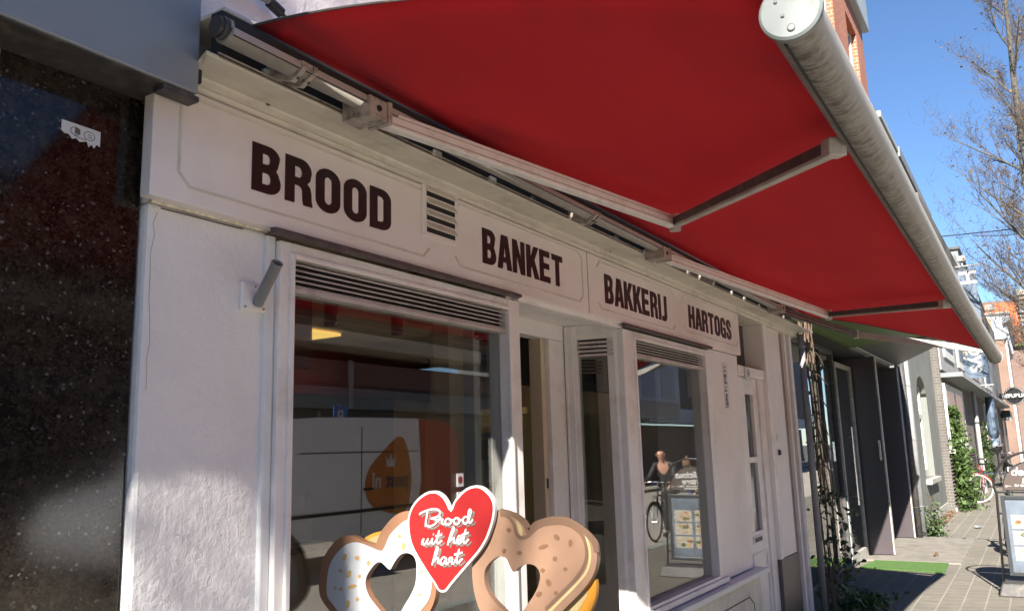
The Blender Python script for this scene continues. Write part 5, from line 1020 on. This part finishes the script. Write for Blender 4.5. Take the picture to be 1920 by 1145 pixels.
# ------------------------------------------------------------------ across the street (seen mirrored in the panes)
OB = thing('brick_shop_opposite', 'low brown brick shop with a slate band across the street, mirrored in the large pane', 'building', (10, -14, 0))
MB().box(-30, 30, -16, -12.4, 0, 2.85).build('ground_floor', 'far_dark', OB); bx('brick_wall', 'brick_brown', OB, -30, 30, -16, -12.3, 3.45, 4.2); bx('slate_band', 'slate', OB, -30, 30, -16, -12.1, 2.86, 3.44); bx('eave', 'beige_int', OB, -30, 22.5, -16, -11.5, 4.5, 4.95); bx('upper_wall', 'far_dark', OB, -30, 30, -16, -13.2, 4.96, 7.5)
for i in range(9): w = bx('window', 'dull_glass', OB, -26+i*6, -22+i*6, -12.4, -12.35, .5, 2.7); bx('window_frame', 'dull_white', w, -26+i*6-.1, -26+i*6, -12.4, -12.3, .4, 2.8)
for x in (11.2, 16.8, 26): bx('pilaster', 'dull_white', OB, x, x+.18, -12.1, -12.05, 2.86, 4.2)
settle(OB)
OD = thing('dark_block_opposite', 'dark block with pale blue bay window, mirrored in the right pane', 'building', (45, -14, 0))
bx('wall', 'far_dark', OD, 30.2, 75, -18, -12.3, 3.6, 12); bx('ground_floor', 'far_dark', OD, 30.2, 75, -18, -12.9, 0, 2.7); bx('blue_band', 'band_blue', OD, 38, 75, -13, -12.1, 2.8, 3.55)
by = bx('bay_window', 'band_blue', OD, 34.8, 40.4, -12.3, -11.4, 2.95, 6.6, bevel=.03)
for x in (35.6, 38.0): w = bx('bay_frame', 'blue_white', by, x, x+1.7, -11.399, -11.36, 3.9, 5.5); bx('bay_pane', 'mirror_glass', w, x+.12, x+1.58, -11.355, -11.34, 4.02, 5.38)
bx('bay_panel', 'dull_white', by, 35.0, 40.2, -11.399, -11.38, 3.0, 3.75)
for z in (4.2, 5.6, 7.0): w = bx('window', 'dull_white', OD, 44, 46, -12.299, -12.25, z, z+1.1); bx('pane', 'dull_glass', w, 44.2, 45.0, -12.245, -12.24, z+.1, z+1.0)
settle(OD)
VN = thing('delivery_van', 'white delivery van with red tail and an orange lettered emblem parked across the street', 'van', (10, -6.2, -.12))
def van_side(y0, y1): return None
vp = [(12.5, .45), (12.55, 1.0), (12.5, 1.9), (12.38, 2.14), (12.1, 2.26), (11.3, 2.30), (9.0, 2.28), (8.0, 2.22), (7.5, 2.0), (6.95, 1.45), (6.0, 1.2), (5.85, .9), (5.85, .45)]
xr = 11.35
def cut(pts, keep):
    o = []
    for i, p in enumerate(pts):
        q = pts[(i+1) % len(pts)]
        if keep(p[0]): o.append(p)
        if keep(p[0]) != keep(q[0]): t = (xr-p[0])/(q[0]-p[0]); o.append((xr, p[1]+t*(q[1]-p[1])))
    return o
plate('body', [cut(vp, lambda x: x < xr)], 1.95, (0, -5.25-0*.1, 0), ((1, 0, 0), (0, 0, 1)), 'van_white', VN)

plate('tail', [cut(vp, lambda x: x >= xr)], 1.95, (0, -5.25, 0), FX_, 'van_red', VN)
UV_ = ((-1, 0, 0), (0, 0, 1))
plate('front_stripe', [[(-xr+.10, .5), (-xr-.05, 1.3), (-xr+.02, 2.28), (-xr+.12, 2.28), (-xr+.05, 1.3), (-xr+.2, .5)]], .004, (0, -5.248, 0), UV_, 'van_white', VN)
plate('cab_window', [[(-8.35, 1.35), (-8.35, 1.95), (-7.75, 1.95), (-7.15, 1.35)]], .004, (0, -5.248, 0), UV_, 'dull_glass', VN)
em = plate('emblem', [smooth_line([(-10.95, .75), (-11.12, 1.3), (-11.0, 1.85), (-10.8, 1.98), (-10.4, 1.75), (-10.05, 1.45), (-10.0, 1.1), (-10.25, .85)], 4, True)], .004, (0, -5.247, 0), UV_, 'van_orange', VN)
text('lettering', 'post', .34, 'van_text', em, (10.75, -5.242, 1.28), UV_, .9, .002, .008); text('lettering', 'nl', .34, 'white', em, (10.25, -5.242, 1.28), UV_, .9, .002, .008)
plate('crown', [[(-10.7, 1.5), (-10.72, 1.68), (-10.65, 1.6), (-10.6, 1.72), (-10.55, 1.6), (-10.48, 1.68), (-10.5, 1.5)]], .002, (0, -5.2425, 0), UV_, 'white', em)
bx('rubbing_strip', 'black', VN, 6.0, 12.5, -5.249, -5.235, .82, .87); bx('door_rail', 'dark_metal', VN, 8.6, 12.4, -5.249, -5.24, 1.74, 1.755); bx('door_gap', 'dark', VN, 9.9, 9.915, -5.249, -5.245, .5, 2.15); bx('door_handle', 'black', VN, 9.95, 10.15, -5.249, -5.22, 1.15, 1.19)
for x in (6.9, 11.6):
    for y in (-5.38, -7.1): w = MB().tube([(x, y-.11, .34), (x, y+.11, .34)], .34, 28).build('wheel', 'rubber', VN); MB().tube([(x, y-.115, .34), (x, y+.115, .34)], .19, 20).build('rim', 'alu_grey', w)
bx('tail_lamp', 'red_sign', VN, 12.5, 12.56, -5.4, -5.3, 1.0, 1.6); bx('windscreen', 'dull_glass', VN, 6.9, 7.0, -7.0, -5.5, 1.46, 1.5); bx('mirror', 'black', VN, 7.2, 7.35, -5.24, -5.0, 1.35, 1.6)
for o in VN.children:
    if o.type == 'MESH':
        o.data.transform(Matrix.Translation((0, 0, -.10)))
        for g in o.children: g.data.transform(Matrix.Translation((0, 0, -.10)))
settle(VN)
RD = thing('parking_sign', 'blue square parking sign on a grey post behind the delivery van', 'road sign', (13.7, -8.2+.0-1.2, -.01))
MB().tube([(0, 0, 0), (0, 0, 2.75)], .03, 10).build('post', 'grey_metal', RD); bx('sign_plate', 'bike_blue', RD, -.22, .22, .032, .045, 2.2, 2.72)
text('symbol', 'P', .42, 'white', RD, (0, .0455, 2.46), UV_, 1, .001, .006)

# ------------------------------------------------------------------ people, mirrored in the right hand pane
def skin(name, nodes, edges, m_, parent, root=0, sub=2):
    me = bpy.data.meshes.new(name); me.from_pydata([n[0] for n in nodes], edges, []); o = link(name, me, m_, parent)
    bm = bmesh.new(); bm.from_mesh(me); ly = bm.verts.layers.skin.verify(); bm.verts.ensure_lookup_table()
    for i, n in enumerate(nodes):
        r = n[1]; bm.verts[i][ly].radius = (r, r) if not isinstance(r, tuple) else r; bm.verts[i][ly].use_root = (i == root)
    bm.to_mesh(me); bm.free()
    o.modifiers.new('skin', 'SKIN').use_smooth_shade = True; s = o.modifiers.new('subd', 'SUBSURF'); s.levels = s.render_levels = sub
    return o
def person(label, loc, rz, J, top, legs, hair=None, k=1.0, band=None):
    """J: joint positions in a local frame, the figure facing +x"""
    t = thing('person', label, 'person', loc, None, rz)
    order = ['pelvis', 'waist', 'chest', 'neck', 'head', 'crown', 'sl', 'el', 'wl', 'sr', 'er', 'wr', 'hl', 'kl', 'al', 'tl', 'hr', 'kr', 'ar', 'tr']
    rad = dict(pelvis=(.14, .11), waist=(.12, .10), chest=(.15, .115), neck=.055, head=(.078, .095), crown=(.07, .085), sl=.06, el=.043, wl=.028, sr=.06, er=.043, wr=.028, hl=.085, kl=.058, al=.04, tl=.035, hr=.085, kr=.058, ar=.04, tr=.035)
    idx = {n: i for i, n in enumerate(order)}
    nodes = [(J[n], tuple(v*k for v in rad[n]) if isinstance(rad[n], tuple) else rad[n]*k) for n in order]
    E = [(idx[a], idx[b]) for a, b in (('pelvis', 'waist'), ('waist', 'chest'), ('chest', 'neck'), ('neck', 'head'), ('head', 'crown'), ('chest', 'sl'), ('sl', 'el'), ('el', 'wl'), ('chest', 'sr'), ('sr', 'er'), ('er', 'wr'), ('pelvis', 'hl'), ('hl', 'kl'), ('kl', 'al'), ('al', 'tl'), ('pelvis', 'hr'), ('hr', 'kr'), ('kr', 'ar'), ('ar', 'tr'))]
    # palm and five fingers on each hand, belonging to the same body mesh
    for w, e, s in (('wl', 'el', 1), ('wr', 'er', -1)):
        W_, E_ = Vector(J[w]), Vector(J[e]); d = (W_-E_).normalized(); sd = d.cross(Vector((0, 0, 1))).normalized(); pn = W_+d*.07*k; nodes.append((tuple(pn), .026*k)); E.append((idx[w], len(nodes)-1)); pi = len(nodes)-1
        for q in range(4):
            a = pn+sd*(q-1.5)*.02*k+d*.03*k; b = a+d*(.03+.006*(1.5-abs(q-1.5)))*k+Vector((0, 0, -.015))*k; c = b+d*.005*k+Vector((0, 0, -.03))*k
            nodes += [(tuple(a), .009*k), (tuple(b), .008*k), (tuple(c), .007*k)]; n = len(nodes); E += [(pi, n-3), (n-3, n-2), (n-2, n-1)]
        a = pn-d*.02*k+sd*s*.035*k; b = a+d*.03*k+sd*s*.01*k+Vector((0, 0, -.02))*k; nodes += [(tuple(a), .011*k), (tuple(b), .009*k)]; n = len(nodes); E += [(pi, n-2), (n-2, n-1)]
    skin('body', nodes, E, 'skin', t)
    g = lambda n, add: (J[n], tuple((v+add)*k for v in rad[n]) if isinstance(rad[n], tuple) else (rad[n]+add)*k)
    A = ['pelvis', 'waist', 'chest', 'sl', 'el', 'wl', 'sr', 'er', 'wr']; ix = {n: i for i, n in enumerate(A)}
    nd = [g(n, .03 if n in ('chest', 'waist', 'pelvis') else .02) for n in A]; nk = Vector(J['chest']).lerp(Vector(J['neck']), .55); nd.append((tuple(nk), .075*k))
    skin('jacket', nd, [(ix[a], ix[b]) for a, b in (('pelvis', 'waist'), ('waist', 'chest'), ('chest', 'sl'), ('sl', 'el'), ('el', 'wl'), ('chest', 'sr'), ('sr', 'er'), ('er', 'wr'))]+[(2, 9)], top, t)
    A = ['pelvis', 'hl', 'kl', 'al', 'hr', 'kr', 'ar']; ix = {n: i for i, n in enumerate(A)}
    skin('trousers', [g(n, .018) for n in A], [(ix[a], ix[b]) for a, b in (('pelvis', 'hl'), ('hl', 'kl'), ('kl', 'al'), ('pelvis', 'hr'), ('hr', 'kr'), ('kr', 'ar'))], legs, t)
    for f in ('tl', 'tr'):
        p = Vector(J[f]); MB().sphere((p.x-.01, p.y, p.z), .06*k, 12, 8, (2.0, .8, .75)).build('shoe', 'black', t, smooth=True)
    h = Vector(J['head']); fd = Vector((1, 0, -.25)).normalized()
    for s in (1, -1): MB().sphere(h+fd*.092*k+Vector((0, s*.032*k, .025*k)), .011*k, 8, 6).build('eye', 'black', t); MB().sphere(h+Vector((.0, s*.088*k, .0)), .022*k, 8, 6, (.8, .4, 1.3)).build('ear', 'skin', t)
    MB().sphere(h+fd*.108*k+Vector((0, 0, -.01*k)), .017*k, 8, 6, (1, .8, 1.3)).build('nose', 'skin', t); MB().sphere(h+fd*.095*k+Vector((0, 0, -.05*k)), .018*k, 8, 6, (.6, 1.3, .35)).build('mouth', 'pink', t)
    if hair:
        c = Vector(J['crown']); MB().sphere(c.lerp(h, .45)+Vector((-.022*k, 0, .012*k)), .112*k, 16, 10, (1, .92, 1.02)).build('hair', hair, t, smooth=True)
        if band: MB().ring(c+Vector((-.02, 0, .075))*k, .03*k, .012*k, (0, 0, 1), 16, 6).build('hair_tie', band, t); MB().sphere(c+Vector((-.03, 0, .10))*k, .035*k, 10, 8).build('hair_bun', hair, t)
    return t
MAN = dict(pelvis=(0, 0, .95), waist=(.07, 0, 1.10), chest=(.20, 0, 1.32), neck=(.31, 0, 1.46), head=(.38, 0, 1.57), crown=(.375, 0, 1.64), sl=(.22, .19, 1.36), el=(.38, .27, 1.12), wl=(.60, .28, 1.03), sr=(.22, -.19, 1.36), er=(.38, -.27, 1.12), wr=(.60, -.28, 1.03), hl=(0, .09, .90), kl=(.10, .11, .50), al=(-.04, .11, .10), tl=(.08, .12, .055), hr=(0, -.09, .90), kr=(.02, -.11, .50), ar=(-.18, -.11, .12), tr=(-.06, -.12, .055))
person('bald man in a black jacket leaning over bicycle handlebars, mirrored in the right pane', (15.38, -2.28, -.12), PI, MAN, 'jacket', 'jacket')
GIRL = dict(pelvis=(0, 0, .84), waist=(.08, 0, .97), chest=(.22, 0, 1.14), neck=(.34, 0, 1.26), head=(.43, 0, 1.35), crown=(.43, 0, 1.42), sl=(.24, .16, 1.17), el=(.32, .24, .95), wl=(.45, .25, .78), sr=(.24, -.16, 1.17), er=(.36, -.22, .97), wr=(.52, -.2, .86), hl=(0, .08, .80), kl=(.09, .09, .45), al=(-.02, .09, .09), tl=(.08, .1, .05), hr=(0, -.08, .80), kr=(.02, -.09, .45), ar=(-.12, -.09, .1), tr=(-.02, -.1, .05))
person('girl with a pink hair tie and pale jacket bending beside the bald man', (15.75, -1.85, -.12), PI+.1, GIRL, 'knit', 'jeans', 'hair', .9, 'pink')
